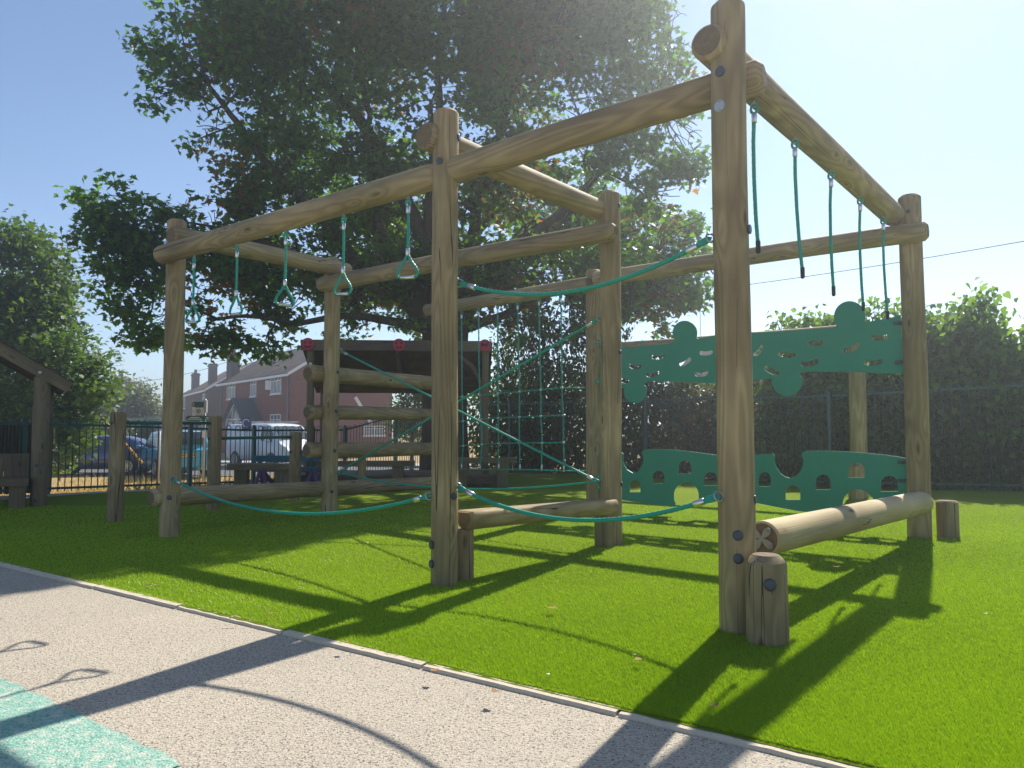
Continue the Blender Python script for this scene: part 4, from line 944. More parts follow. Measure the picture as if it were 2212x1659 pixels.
# ================================================================== VEHICLES
TYRE = mat('tyre', (.02,.02,.022), .8); RIM = mat('alloy_rim', (.5,.5,.52), .3, .9); CG = mat('car_glass', (.03,.045,.055), .06, spec=.9); TRIM = mat('dark_trim', (.02,.02,.022), .6)
def interp(tab, x, c): return float(np.interp(x, [r_[0] for r_ in tab], [r_[c] for r_ in tab]))
def car(name, label, cat, pos, heading, tab, L, W, paint, wheels, wr, glass, rear_glass, front_glass, lights, plate=None, extras=None, group='vehicles parked behind the low fence'):
    """tab rows: x, z_bottom, z_belt, z_top, half width belt, half width top (x = 0 at the rear, L at the nose)"""
    h = Vector((*heading, 0)).normalized(); e = empty(name, pos, label, cat, group, math.atan2(h.y, h.x))
    Wm = wm(e) @ Matrix.Translation((-L/2, 0, 0))
    def part(nm, mb, m, par=None): o = mb.build(nm, m, par or e); o.matrix_local = wm(par or e).inverted() @ Wm; return o
    xs = np.linspace(0, L, 64)
    def sec(x):
        zb, zl, zt_, wb, wt = [interp(tab, x, c) for c in range(1, 6)]; zm = zb+(zl-zb)*.45
        return [(wb*.80, zb), (wb*.97, zb+.09), (wb*1.005, zm), (wb*.985, zl-.05), (wb*.955, zl), (wb*.955+(wt-wb*.955)*.55, zl+(zt_-zl)*.55), (wt, max(zt_-.05, zl+.004)), (wt*.8, zt_-.008), (0, zt_+.015)]
    mb = MB(); vs = []; k = 0
    for x in xs:
        s_ = sec(x); vs += [(x, y, z) for y, z in s_]+[(x, -y, z) for y, z in s_[-2::-1]]
    m_ = len(sec(0))*2-1; n = len(xs)
    fs_ = [(i*m_+j, i*m_+j+1, (i+1)*m_+j+1, (i+1)*m_+j) for i in range(n-1) for j in range(m_-1)]+[(i*m_+m_-1, i*m_, (i+1)*m_, (i+1)*m_+m_-1) for i in range(n-1)]
    fs_ += [tuple(range(m_)), tuple((n-1)*m_+j for j in reversed(range(m_)))]; mb.add(vs, fs_, 0, True)
    body = part('body', mb, paint)
    for p in body.data.polygons:
        if len(p.vertices) > 4: p.use_smooth = False
    # side glass
    for (g0, g1) in glass:
        for sgn in (-1, 1):
            gm = MB(); N = 10; v_ = []
            for i in range(N+1):
                x = g0+(g1-g0)*i/N; s_ = sec(x); a, b = s_[4], s_[6]; lo = .05
                hgt = b[1]-a[1]; t1 = .9
                for t_ in (lo, .5, t1):
                    q = s_[5]; 
                    y = a[0]+(q[0]-a[0])*t_/.55 if t_ < .55 else q[0]+(b[0]-q[0])*(t_-.55)/.45
                    v_.append((x, sgn*(y+.008), a[1]+hgt*t_))
            gm.add(v_, [(i*3+j, i*3+j+1, (i+1)*3+j+1, (i+1)*3+j) for i in range(N) for j in range(2)], 0, True)
            part('side_window', gm, CG, body)
    # front / rear screens follow the roof line between two stations
    for nm, rg in (('rear_window', rear_glass), ('windscreen', front_glass)):
        if not rg: continue
        gm = MB(); v_ = []; N = 8
        for i in range(N+1):
            x = rg[0]+(rg[1]-rg[0])*i/N; zt_, wt = interp(tab, x, 3), interp(tab, x, 5); zl, wb = interp(tab, x, 2), interp(tab, x, 4)
            off = .012 if nm == 'windscreen' else -.012
            for t_ in (-.86, -.45, 0, .45, .86): v_.append((x+off, wt*t_, zt_+.022-.012*abs(t_)))
        gm.add(v_, [(i*5+j, i*5+j+1, (i+1)*5+j+1, (i+1)*5+j) for i in range(N) for j in range(4)], 0, True); part(nm, gm, CG, body)
    for x in wheels:
        wb = interp(tab, x, 4)
        for sgn in (-1, 1):
            c = Vector((x, sgn*(wb-.08), wr)); 
            am = MB(); am.disc(Vector((x, sgn*(wb*.9), wr)), (0, sgn, 0), wr*1.13, wb*.1+.012, 28, dome=.02); part('wheel_arch', am, TRIM, body)
            wm_ = MB(); wm_.tube([c-Vector((0, .09, 0)), c-Vector((0, .10, 0))*-.95], wr, 28); w_ = part('wheel', wm_, TYRE)
            rm_ = MB(); rc_ = c+Vector((0, sgn*.102, 0)); rm_.torus(rc_, (0, 1, 0), wr*.62, .022, 24, 6); rm_.disc(rc_-Vector((0, sgn*.012, 0)), (0, sgn, 0), .06, .02, 12)
            for q in range(10):
                a_ = q*math.pi/5; rm_.bar(rc_, rc_+Vector((math.cos(a_)*wr*.6, 0, math.sin(a_)*wr*.6)), .03, .016, up=Vector((0, 1, 0)))
            part('rim', rm_, RIM, w_)
    for nm, col, pts in lights:
        for sgn in (-1, 1):
            lm = MB(); (x, y, z), (dx, dy, dz) = pts
            cc_ = Vector((x, sgn*y, z)); vs_ = []
            for i in range(9):
                for j in range(9):
                    u_, v_ = -1+i/4, -1+j/4; vs_.append(cc_+Vector((dx*.5*math.cos(u_*1.2)*math.cos(v_*1.2), dy*.5*math.sin(u_*1.2)/.93, dz*.5*math.sin(v_*1.2)/.93)) if dx > 0 else cc_+Vector((dx*.5*math.cos(u_*1.2)*math.cos(v_*1.2), dy*.5*math.sin(u_*1.2)/.93, dz*.5*math.sin(v_*1.2)/.93)))
            lm.add(vs_, [(i*9+j, (i+1)*9+j, (i+1)*9+j+1, i*9+j+1) for i in range(8) for j in range(8)], 0, True); part(nm, lm, col, body)
    for sgn in (-1, 1):
        xw = glass[-1][1]; wb = interp(tab, xw, 4); zl = interp(tab, xw, 2)
        mm = MB(); mm.tube([(xw-.12, sgn*(wb-.02), zl+.03), (xw-.12, sgn*(wb+.08), zl+.07), (xw-.12, sgn*(wb+.22), zl+.09)], [.04, .085, .06], 10); part('mirror', mm, paint, body)
    if plate:
        pm = MB(); pm.box(plate, (.02, .5, .11)); 
        for q in range(7):
            if q != 4: pm.box((plate[0]+(-.014), plate[1]-.19+q*.063, plate[2]), (.006, .035, .065), 1)
        part('number_plate', pm, [SY, TRIM], body)
    if extras: extras(part, body)
    return e
NAVYP = mat('navy_car_paint', (.012, .03, .13), .22, .25, Coat_Weight=.8); TURQ = mat('turquoise_car_paint', (.02, .27, .42), .25, .2, Coat_Weight=.8); WHT = mat('white_van_paint', (.74, .77, .8), .3, 0, Coat_Weight=.5)
REDL = mat('red_light', (.55, .01, .02), .2, spec=.8); CLR = mat('clear_light', (.7,.72,.75), .1, spec=.8)
hatch = [(0,.42,.72,.74,.62,.55),(.06,.3,.88,.92,.74,.62),(.25,.26,.95,1.12,.84,.6),(.6,.22,.97,1.33,.87,.6),(1.0,.2,.96,1.43,.89,.6),(1.6,.2,.94,1.47,.89,.61),(2.2,.2,.92,1.45,.89,.6),(2.7,.2,.9,1.3,.88,.6),(3.1,.2,.88,1.06,.88,.62),(3.3,.2,.87,.93,.87,.72),(3.8,.22,.8,.84,.84,.7),(4.15,.25,.7,.73,.76,.62),(4.3,.35,.55,.57,.62,.5)]
pc = at(212, 980, 29)
car('parked_car', 'dark navy hatchback seen from its side with a red tail light', 'car', (pc.x, 29, -.83), (-.985, -.12), hatch, 4.3, 1.78, NAVYP, (.75, 3.42), .32, [(.5, .95), (1.0, 1.72), (1.78, 2.85)], (.1, .5), (2.5, 3.15), [('tail_light', REDL, ((.13, .7, .86), (-.22, .34, .24))), ('headlight', CLR, ((4.0, .66, .66), (.25, .3, .16)))], (-.01, 0, .62))
mpv = [(0,.38,.95,.97,.72,.66),(.05,.28,1.0,1.05,.82,.66),(.14,.25,1.02,1.35,.86,.66),(.3,.22,1.02,1.6,.88,.66),(.7,.2,1.02,1.66,.9,.67),(1.6,.2,1.0,1.68,.9,.67),(2.5,.2,.98,1.63,.9,.66),(3.0,.2,.97,1.4,.89,.66),(3.4,.2,.95,1.1,.88,.68),(3.6,.2,.93,.99,.87,.74),(4.1,.24,.82,.85,.82,.7),(4.35,.35,.6,.62,.66,.55)]
pc = at(372, 980, 28)
car('parked_car', 'turquoise people carrier seen from behind with a yellow number plate', 'car', (pc.x, 28, -.82), (-.62, .785), mpv, 4.35, 1.8, TURQ, (.8, 3.5), .33, [(.4, 1.1), (1.18, 2.05), (2.12, 3.1)], (.08, .3), (2.75, 3.4), [('tail_light', REDL, ((.07, .78, 1.1), (-.12, .12, .4))), ('headlight', CLR, ((4.12, .66, .74), (.25, .3, .18)))], (-.02, 0, .8))
van = [(0,.4,1.2,1.9,.9,.82),(.05,.32,1.2,1.94,.94,.84),(1.5,.3,1.2,1.97,.97,.86),(3.3,.3,1.18,1.97,.97,.86),(3.6,.3,1.17,1.9,.97,.84),(4.0,.28,1.15,1.6,.96,.82),(4.35,.28,1.12,1.28,.95,.84),(4.5,.28,1.08,1.15,.94,.82),(4.8,.3,.96,1.0,.88,.74),(4.97,.38,.75,.78,.76,.62)]
def van_extra(part, body):
    mb = MB()
    for x in (1.0, 2.3, 3.2): mb.bar((x, -.85, 2.03), (x, .85, 2.03), .05, .04)
    for y in (-.78, .78): mb.bar((.7, y, 2.06), (3.4, y, 2.06), .05, .04)
    part('roof_bars', mb, RIM, body)
    g = MB(); g.box((4.99, 0, .62), (.03, .9, .22)); part('grille', g, TRIM, body)
pc = at(588, 980, 34)
car('parked_van', 'white van with roof bars facing right behind the low fence', 'van', (pc.x, 34, -.86), (.76, -.65), van, 5.0, 1.95, WHT, (.95, 3.95), .34, [(3.05, 3.95)], None, (3.68, 4.36), [('headlight', CLR, ((4.72, .74, .86), (.3, .3, .28))), ('tail_light', REDL, ((.03, .86, 1.1), (-.06, .1, .4)))], None, van_extra)
# ================================================================== TREES
def leaf_shape(kind):
    if kind == 'maple':
        p = [(0,0),(.30,-.06),(.22,.14),(.52,.22),(.36,.38),(.20,.42),(.26,.60),(.12,.66),(0,1.0)]
        out = p+[(-x, y) for x, y in p[-2:0:-1]]; z = [.10*abs(x)+.08*(y-.4)**2 for x, y in out]
    elif kind == 'heart':
        p = [(0,0),(.25,-.10),(.42,.08),(.44,.32),(.26,.64),(0,1.0)]
        out = p+[(-x, y) for x, y in p[-2:0:-1]]; z = [.25*abs(x)-.12*y*y for x, y in out]
    else:
        out = [(0,0),(.24,.35),(.16,.72),(0,1),(-.16,.72),(-.24,.35)]; z = [.1*abs(x)-.1*y*y for x, y in out]
    a = np.array(out, float); return np.column_stack([a[:, 0], a[:, 1], -np.array(z)])
def leaves_mesh(name, pos, nrm_up, size, kind, tint, droop=.5):
    """one mesh of many single leaves; pos Nx3"""
    L = leaf_shape(kind); k = len(L); n = len(pos)
    az = rng.uniform(0, 2*np.pi, n); tilt = rng.normal(0, .55, n)+droop; roll = rng.normal(0, .45, n)
    ax = np.stack([np.cos(az)*np.cos(tilt), np.sin(az)*np.cos(tilt), -np.sin(tilt)], -1)
    side = np.stack([-np.sin(az), np.cos(az), np.zeros(n)], -1); nn = np.cross(side, ax)
    s2 = side*np.cos(roll)[:, None]+nn*np.sin(roll)[:, None]; n2 = np.cross(s2, ax)
    sz = size*rng.uniform(.65, 1.2, n)
    v = pos[:, None, :]+sz[:, None, None]*(L[None, :, 0:1]*s2[:, None, :]+L[None, :, 1:2]*ax[:, None, :]+L[None, :, 2:3]*n2[:, None, :])
    return tri_mesh(name, v.reshape(-1, 3), k, np.repeat(tint, k))
def crown(blobs, n, spray=14, spread=.3, shell=.55, gap=.38, gs=1.3, seed=1, flat=.45):
    """sprays of leaves inside a union of ellipsoids, with sky gaps between the clumps"""
    c = np.array([b_[0] for b_ in blobs]); r = np.array([b_[1] for b_ in blobs]); wgt = r[:, 0]*r[:, 1]; wgt = wgt/wgt.sum()
    out = []; tot = 0; ctr = []
    while tot < n:
        m = 6000; i = rng.choice(len(blobs), m, p=wgt); u_ = rng.normal(size=(m, 3)); u_ /= np.linalg.norm(u_, axis=1)[:, None]
        rad = (shell+(1-shell)*rng.uniform(0, 1, m)**.6)[:, None]; full = rng.uniform(0, 1, m) < .25; rad[full] = rng.uniform(.1, 1, (full.sum(), 1))
        p = c[i]+u_*r[i]*rad
        f = (np.sin(p[:, 0]*gs*2.1+seed)+np.sin(p[:, 1]*gs*1.7+seed*2)+np.sin(p[:, 2]*gs*2.6+seed*3)+np.sin((p[:, 0]+p[:, 2])*gs*3.7+seed)+np.sin((p[:, 0]-p[:, 2]+p[:, 1])*gs*4.3))/5
        keep = (f*.5+.5+rng.normal(0, .07, m)) > gap; p = p[keep]; ctr.append(p)
        q = np.repeat(p, spray, 0); off = np.clip(rng.normal(size=q.shape), -1.7, 1.7)*spread*np.array([1, 1, flat]); out.append(q+off); tot += len(q)
    return np.concatenate(out)[:n], np.concatenate(ctr)
def B(px, py, rp, Y, sq=1.0, dy=1.0):
    c = at(px, py, Y); r = rp*Y/FPX; return (np.array(c), np.array([r, r*dy, r*sq]))
BARK = mat('bark', (.13, .105, .08), .95, spec=.1); t = NT(BARK); v = t.coord((1,1,.35))
t.col(t.mix(t.noise(v, 9, 5, .65), (.03,.025,.02), (.12,.10,.078))); t.bump(t.noise(v, 14, 5, .7), .8, .04)
def branch(mb, a, b, r0, r1, bow=.1, n=7):
    a, b = Vector(a), Vector(b); L = (b-a).length; o = Vector((random.uniform(-1,1), random.uniform(-1,1), random.uniform(.1,1)))*bow*L
    o2 = Vector((random.uniform(-1,1), random.uniform(-1,1), random.uniform(-.5,.5)))*bow*L*.35
    pts = [a.lerp(b, i/n)+o*(math.sin(math.pi*i/n))+o2*math.sin(2*math.pi*i/n) for i in range(n+1)]
    mb.tube(pts, [r0+(r1-r0)*(i/n)**.8 for i in range(n+1)], max(5, min(12, int(r0*60)+5)), 0, True); return pts
def tree(name, label, cat, base, trunk_r, fork, limbs, blobs, nleaf, size, kind, lm, group=None, twigs=5, trunk_pts=None, crownkw={}, cull=None, tintf=None, limb_r=.45, droop=.5):
    base = Vector(base); e = empty(name, tuple(base), label, cat, group)
    mb = MB(); fork = Vector(fork)
    if trunk_r > 0:
        tp_ = [base+Vector((0,0,-.3)), base+Vector((0,0,.25)), base.lerp(fork, .4), base.lerp(fork, .8), fork]
        mb.tube(tp_, [trunk_r*1.35, trunk_r*1.12, trunk_r, trunk_r*.98, trunk_r*1.05], 18)
    nodes = []
    for l_ in limbs:
        prev = fork-Vector((0,0,.15)); r0 = trunk_r*limb_r*(1.25 if (Vector(l_[0])-fork).normalized().z > .55 else .7)
        for i, q in enumerate(l_):
            q = Vector(q); r1 = max(.02, r0*(.62 if i < len(l_)-1 else .3)); pts = branch(mb, prev, q, r0, r1, .07, 8); nodes += [(p, r0+(r1-r0)*k/8) for k, p in enumerate(pts)]; prev, r0 = pts[-1], r1
    mbt = mb
    for c, r in blobs:
        c = Vector(c)
        cand = sorted(nodes, key=lambda nn: (nn[0]-c).length-nn[1]*4)[:1] if nodes else [(fork, trunk_r*.5)]
        p0, rr = cand[0]; r0 = max(.022, min(rr*.6, .09*float(r[0])))
        pts = branch(mbt, p0, c, r0, r0*.45, .1, 6)
        for k in range(twigs):
            u_ = Vector(rng.normal(size=3)).normalized(); q = c+Vector((u_.x*r[0], u_.y*r[1], u_.z*r[2]))*.8
            branch(mbt, pts[random.randint(2, 6)], q, r0*.42, .007, .12, 5)
    mb.build('trunk', BARK, e, M=Matrix.Translation(base))
    pos, ctr = crown(blobs, nleaf, **crownkw)
    if cull is not None: pos = pos[cull(pos)]
    ti = np.clip(rng.uniform(0, .82, len(pos)), 0, 1) if tintf is None else tintf(pos)
    me = leaves_mesh('crown', pos, None, size, kind, ti, droop)
    me.transform(Matrix.Translation(-base)); link('crown', me, lm, e, Matrix.Translation(base)); return e
MAPLE = leaf_mat('maple_leaf', (.020,.060,.014), (.065,.14,.022), (.20,.075,.025), .52, .42, (2.4,2.5,.6))
LGREEN = leaf_mat('sycamore_leaf', (.045,.09,.02), (.105,.18,.035), (.24,.18,.05), .35, .5, (1.7,1.7,.6))
HEARTL = leaf_mat('climber_leaf', (.05,.11,.022), (.12,.22,.035), (.30,.29,.05), .5, .3, (2.2,2.1,.6))
DARKL = leaf_mat('bramble_leaf', (.032,.062,.022), (.07,.12,.034), (.20,.07,.055), .4, .45, (1.8,1.8,.7))
WILL = leaf_mat('willow_leaf', (.09,.12,.045), (.15,.18,.07), (.23,.22,.10), .3, .6)
def mtint(p):
    f = (np.sin(p[:, 0]*1.9+1)+np.sin(p[:, 2]*2.3)+np.sin(p[:, 1]*1.3+p[:, 0]))/3
    ti = rng.uniform(0, .8, len(p)); red = (f > .45) & (rng.uniform(0, 1, len(p)) < .33); ti[red] = rng.uniform(.93, 1, red.sum()); return ti
# main maple; the crown is trimmed where the lawn is lit
EDGE = np.array([(-9,-1.5),(-4.4,2.9),(-3.1,4.4),(-2.16,5.5),(-1.35,6.9),(-.6,7.7),(.3,8.5),(1.2,9.4),(1.9,10.8),(2.6,12.4),(3.6,14.5),(5,18),(8,30)])
def lit(p):
    k = p[:, 2]/math.tan(SUN_EL); X = p[:, 0]-math.sin(SUN_AZ)*k; Y = p[:, 1]-math.cos(SUN_AZ)*k
    upper = (p[:, 2] > 7.2) & (rng.uniform(0, 1, len(p)) < .38)
    return (np.interp(X, EDGE[:, 0], EDGE[:, 1]) < Y+nz(X, Y, 2.3, 2)*.25) & ~upper
ml = [(235,440,72,15.2),(215,505,60,15),(262,560,80,15.2),(280,640,72,15.4),(330,480,75,15.6),(345,600,80,15.6),(350,700,66,15.4),(420,560,85,15.8),(430,660,80,15.6),(500,735,55,15.2),(580,752,42,15),(430,735,42,15),(300,725,40,15.2),
 (375,40,72,15.5),(345,110,58,15.4),(385,170,80,15.5),(335,215,45,15.3),(455,120,100,15.6),(450,240,85,15.6),(430,300,42,15.4),(520,60,110,16),(540,180,100,15.4),(545,300,80,15.6),(520,390,70,15.6),(530,480,90,15.8),(600,420,90,16),(540,590,85,15.8),(620,660,85,16),(640,560,90,16.4),
 (640,60,120,15.6),(650,200,110,15.2),(660,320,100,15.6),(700,450,100,16.4),(720,590,90,17),(740,680,70,17.4),(770,80,120,15.8),(780,220,120,15.4),(800,350,110,16),(830,470,90,17),(820,610,70,17.6),
 (900,80,130,15.6),(930,220,120,15.4),(960,350,110,16),(980,470,100,17),(1010,600,90,18),(1060,80,130,15.8),(1090,220,120,15.6),(1120,350,110,15.8),(1130,480,100,16.4),(1130,600,90,17),(1120,690,70,17.5),
 (1220,80,130,16),(1240,220,120,15.8),(1260,350,110,15.8),(1270,480,100,16),(1270,600,80,16.5),(1240,680,60,17),(1370,60,110,16),(1390,190,105,16),(1400,320,100,16),(1410,440,90,16),(1400,550,80,16),(1410,640,48,16),(1360,680,40,16),
 (1470,110,60,16),(1475,250,62,16),(1490,360,52,16),(1480,470,55,16),(1465,580,52,16),(1440,20,80,16),(1500,300,38,16),(1460,660,26,16)]
ml += [(1470,180,66,16),(1440,260,74,15.9),(1495,240,52,16),(1450,110,80,16),(1420,40,84,16),(1480,330,56,16),(1380,120,90,15.8),(1350,260,90,15.7),(760,640,66,15.9),(840,560,74,15.7),(900,620,70,15.8),(960,550,74,15.6),(1040,650,66,15.8),(870,700,42,15.6),(700,520,76,15.6),(600,640,66,15.6),(480,570,66,15.5),(1100,570,76,15.8),(1180,660,58,16),(540,450,70,15.5),(640,470,70,15.6),(760,460,74,15.8),(1200,540,74,16),(1000,440,76,16),(400,465,62,15.5),(460,500,66,15.6),(300,520,70,15.4),(250,480,55,15.3)]
mbl = [B(x, y, r_*.84, Y, .95, .95) for x, y, r_, Y in ml]
for i in range(36):   # the part of the crown above the frame, and its depth
    a_ = rng.uniform(0, 2*np.pi); rr = rng.uniform(0, 1)**.5; zc = rng.uniform(8.8, 13.2); lim = 5.6*math.sqrt(max(.08, 1-((zc-7.5)/6.6)**2))
    mbl.append((np.array([-.9+math.cos(a_)*rr*lim, 16.8+math.sin(a_)*rr*lim*.85, zc]), np.array([1.35, 1.35, 1.1])))
for i in range(14):
    a_ = rng.uniform(0, np.pi); zc = rng.uniform(4.2, 9); mbl.append((np.array([-.9+math.cos(a_)*4.6, 18+math.sin(a_)*3.0, zc]), np.array([1.4, 1.3, 1.2])))
fk = Vector((-1.5, 16.6, 3.1))
limbs = [[at(850,600,16.4), at(815,480,16), at(800,250,15.8), at(760,-60,16)], [at(930,560,16.8), at(945,300,16.5), at(960,60,16.3), at(980,-200,17)], [at(1020,560,17), at(1060,380,16.6), at(1130,150,16.3), at(1200,-120,16.8)],
         [at(1060,600,16.6), at(1200,470,16.2), at(1320,330,16), at(1440,250,16)], [at(820,690,16.2), at(640,700,15.6), at(470,690,15.4), at(330,640,15.4)], [at(760,560,16), at(620,400,15.7), at(500,250,15.6), at(400,130,15.5)],
         [at(760,600,15.6), at(560,520,15.6), at(400,480,15.5)], [at(1090,680,17), at(1240,620,16.5), at(1400,600,16.2)], [at(870,420,16.5), at(700,180,15.8), at(600,20,15.8)], [Vector((-1, 19, 6)), Vector((.5, 20.5, 9))], [Vector((-3, 19, 6)), Vector((-4, 20, 9))]]
tree('maple_tree', 'huge dark-leaved maple tree with reddish seed clusters, standing behind the climbing frame', 'tree', (-1.5, 16.6, -.15), .5, fk, limbs, mbl, 165000, .155, 'maple', MAPLE, None, 7, None, dict(spray=16, spread=.2, gap=.42, gs=1.15, seed=2.3), lit, mtint, .42, .55)
# left tree
lt = [(30,505,48,21),(70,540,55,21),(-10,560,80,21),(100,590,48,21),(60,620,75,21),(115,650,42,20.8),(10,660,85,21),(90,710,70,20.5),(20,750,80,20.5),(150,750,55,20),(195,790,42,19.6),(120,800,60,20),(165,840,52,19.5),(215,845,34,19),(60,840,60,20),(110,880,55,19.5),(20,870,55,20),(165,905,42,19),(60,930,50,19.5),(140,960,36,18.6),(180,955,24,18.4),(20,960,55,20),(-60,700,120,21),(-60,880,110,21),(100,1000,30,18.8)]
ltb = [B(x, y, r_, Y, .9, 1.4) for x, y, r_, Y in lt]
tb_ = at(-30, 1000, 20.5); 
tree('sycamore_tree', 'bright green broad-leaved tree at the left edge behind the timber shelter', 'tree', (tb_.x, 20.5, -.6), .28, tb_+Vector((0, 0, 1.8)), [[at(0,800,20.5), at(20,620,21), at(40,500,21)], [at(60,850,20.3), at(140,800,20), at(200,790,19.6)], [at(50,900,20), at(120,920,19.3)]], ltb, 24000, .17, 'maple', LGREEN, None, 5, None, dict(spray=12, spread=.26, gap=.40, gs=1.5, seed=5), None, None, .5, .4)
# willow-like bushy tree far behind the cars
wl = [(262,850,34,50),(290,862,36,50),(240,876,32,50),(312,890,28,50),(225,905,30,50),(270,900,45,50),(300,915,36,50),(235,930,30,50),(330,912,14,50)]
wlb = [B(x, y, r_, Y, 1, 1.2) for x, y, r_, Y in wl]; wb_ = at(275, 960, 50)
tree('bushy_tree', 'soft olive-green bushy tree beyond the parked cars, left of the front post', 'tree', (wb_.x, 50, -.8), .25, wb_+ZZ*1.0, [[at(262,860,50)], [at(300,880,50)], [at(240,890,50)]], wlb, 13000, .30, 'plain', WILL, None, 6, None, dict(spray=10, spread=.45, gap=.3, gs=.9, seed=3, flat=1.0), None, None, .5, .3)
dk = [(120,930,34,36),(180,940,30,36),(215,935,26,36),(250,940,24,36),(290,940,20,37),(325,935,16,38),(60,940,40,36),(345,930,14,38)]
e_ = at(190, 950, 36)
tree('dark_hedge', 'dark clipped hedge behind the roof of the navy car', 'hedge', (e_.x, 36, -.8), .08, e_+ZZ*.3, [[at(120,930,36)], [at(250,935,36)]], [B(x, y, r_, Y, 1, 1) for x, y, r_, Y in dk], 9000, .22, 'plain', DARKL, None, 3, None, dict(spray=10, spread=.3, gap=.2, gs=1, seed=3, flat=1.0), None, None, .5, .3)
# hedge of climbers and shrubs behind the tall fence
def shrub(label, tops, mtl, n, size, kind, off, seed, lowr=1.0, name='hedge_shrub', stem=.035, gap=.3, tint=None):
    bl = []
    for px, py in tops:
        k = tpx(RF0, RF1, px); p = RF0.lerp(RF1, k)+rfn*off; Y = p.y; top = at(px, py, Y).z
        z = top; r = .42
        while z > -.2:
            rr = r*random.uniform(.85, 1.2); bl.append((np.array([p.x+random.uniform(-.12,.12), Y+random.uniform(-.15,.25), z-rr*.9]), np.array([rr*lowr, rr*.8, rr]))); z -= rr*1.25; r = min(.62, r+.1)
    m0 = tops[len(tops)//2]; p = RF0.lerp(RF1, tpx(RF0, RF1, m0[0]))+rfn*off; g = float(zt(p.x, p.y))
    lm = [[(b_[0][0], b_[0][1], b_[0][2]) for b_ in bl if abs(b_[0][2]-1) < .6][:3][i:i+1] for i in range(3)]
    return tree(name, label, 'shrub', (p.x, p.y, g), stem, Vector((p.x, p.y, g+.4)), [l_ for l_ in lm if l_], bl, n, size, kind, mtl, 'shrubs and climbers behind the tall fence', 5, None, dict(spray=8, spread=.13, gap=gap, gs=2.3, seed=seed, flat=1.0), None, tint, .8, .75)
shrub('leafy climber with the tallest pointed shoot, right of the far post', [(2050,690),(2085,650),(2108,612),(2118,640),(2150,700)], HEARTL, 9000, .115, 'heart', .75, 1)
shrub('climber shrub at the right edge of the picture', [(2180,730),(2215,705),(2260,700),(2330,690)], HEARTL, 8000, .115, 'heart', .6, 2)
shrub('lower leafy shrub just right of the far post, below the tiled roof', [(1975,690),(2005,672),(2035,700)], HEARTL, 6500, .11, 'heart', .9, 3)
shrub('yellowish vine shoots left of the far post, above the green panel', [(1850,668),(1885,652),(1920,650),(1950,672)], HEARTL, 7000, .105, 'heart', .8, 4)
shrub('bright vine leaves beside the round knob of the upper panel', [(1740,692),(1775,674),(1810,690)], HEARTL, 6500, .11, 'heart', .8, 5)
shrub('sparse shrub shoots just right of the tallest post', [(1650,690),(1685,683),(1712,705)], HEARTL, 6000, .105, 'heart', .8, 6)
def rt(p): 
    ti = rng.uniform(0, .75, len(p)); r_ = rng.uniform(0, 1, len(p)) < .3; ti[r_] = .97; return ti
shrub('red-tinged bramble behind the fence, seen between the two green panels', [(1400,838),(1450,832),(1500,826),(1550,800),(1600,770)], DARKL, 10000, .10, 'plain', .9, 7, tint=rt)
shrub('dark laurel behind the net and the middle posts', [(1180,640),(1230,620),(1280,650),(1330,735),(1370,732)], DARKL, 11000, .14, 'plain', 1.0, 8, gap=.24)
shrub('dark shrub behind the net, right of the maple trunk', [(1040,700),(1090,680),(1135,660)], DARKL, 9000, .14, 'plain', 1.0, 9, gap=.24)
gr = [(895,830,40,27),(930,840,50,27),(875,905,36,27),(910,900,55,27),(960,850,50,27),(985,800,45,27)]
e_ = at(890, 950, 27); tree('garden_shrub', 'rounded green shrub beyond the stage, between the brick house and the maple trunk', 'shrub', (e_.x, 27, -.6), .07, e_+ZZ*.6, [[at(860,880,27)], [at(930,870,27)]], [B(x, y, r_, Y, 1, 1) for x, y, r_, Y in gr], 9000, .17, 'plain', LGREEN, None, 4, None, dict(spray=10, spread=.25, gap=.3, gs=1.4, seed=8, flat=1.0), None, None, .5, .4)
# shaded lower growth that fills the hedge behind the fence
fill = []
for k in range(52):
    p = RF0.lerp(RF1, k/51)+rfn*1.5
    for z in (.2, .8, 1.4, 1.9): fill.append((np.array([p.x, p.y+random.uniform(-.2,.2), z+random.uniform(-.1,.1)]), np.array([.5, .45, .42])))
pos, _ = crown(fill, 26000, spray=8, spread=.15, gap=.05, gs=2, seed=4, flat=1.0)
props(link('hedge_undergrowth', leaves_mesh('hedge_undergrowth', pos, None, .17, 'plain', rng.uniform(0, .8, len(pos)), .6), DARKL), kind='stuff', label='dense shaded undergrowth filling the hedge behind the tall fence', cat='undergrowth')
# scrubby dry tufts and ivy on the verge outside the low fence
TUFT = leaf_mat('dry_tuft', (.30,.20,.08), (.42,.30,.12), (.24,.27,.08), .3, .7)
n = 5200; X = rng.uniform(-17, -6, n); Y = rng.uniform(14, 26, n); dist = (X-FA[0])*fn[0]+(Y-FA[1])*fn[1]; cl = nz(X, Y, 1.7, 3)
k_ = (dist > .6) & (cl+rng.normal(0, .2, n) > .12); X, Y = X[k_], Y[k_]; n = len(X); hh = rng.uniform(.06, .3, n)*(1+.8*(rng.uniform(0,1,n) < .08)); wv = .012; az = rng.uniform(0, 6.28, n); z0 = zt(X, Y)-.04
co_ = np.stack([np.stack([X-wv, Y, z0], -1), np.stack([X+wv, Y, z0], -1), np.stack([X+np.cos(az)*hh*.5, Y+np.sin(az)*hh*.5, z0+hh], -1)], 1).reshape(-1, 3)
props(link('dry_grass_tufts', tri_mesh('dry_grass_tufts', co_, 3, np.repeat(rng.uniform(0, 1, n), 3), TUFT), TUFT), kind='stuff', label='straw-coloured dry grass tufts on the verge', cat='grass')
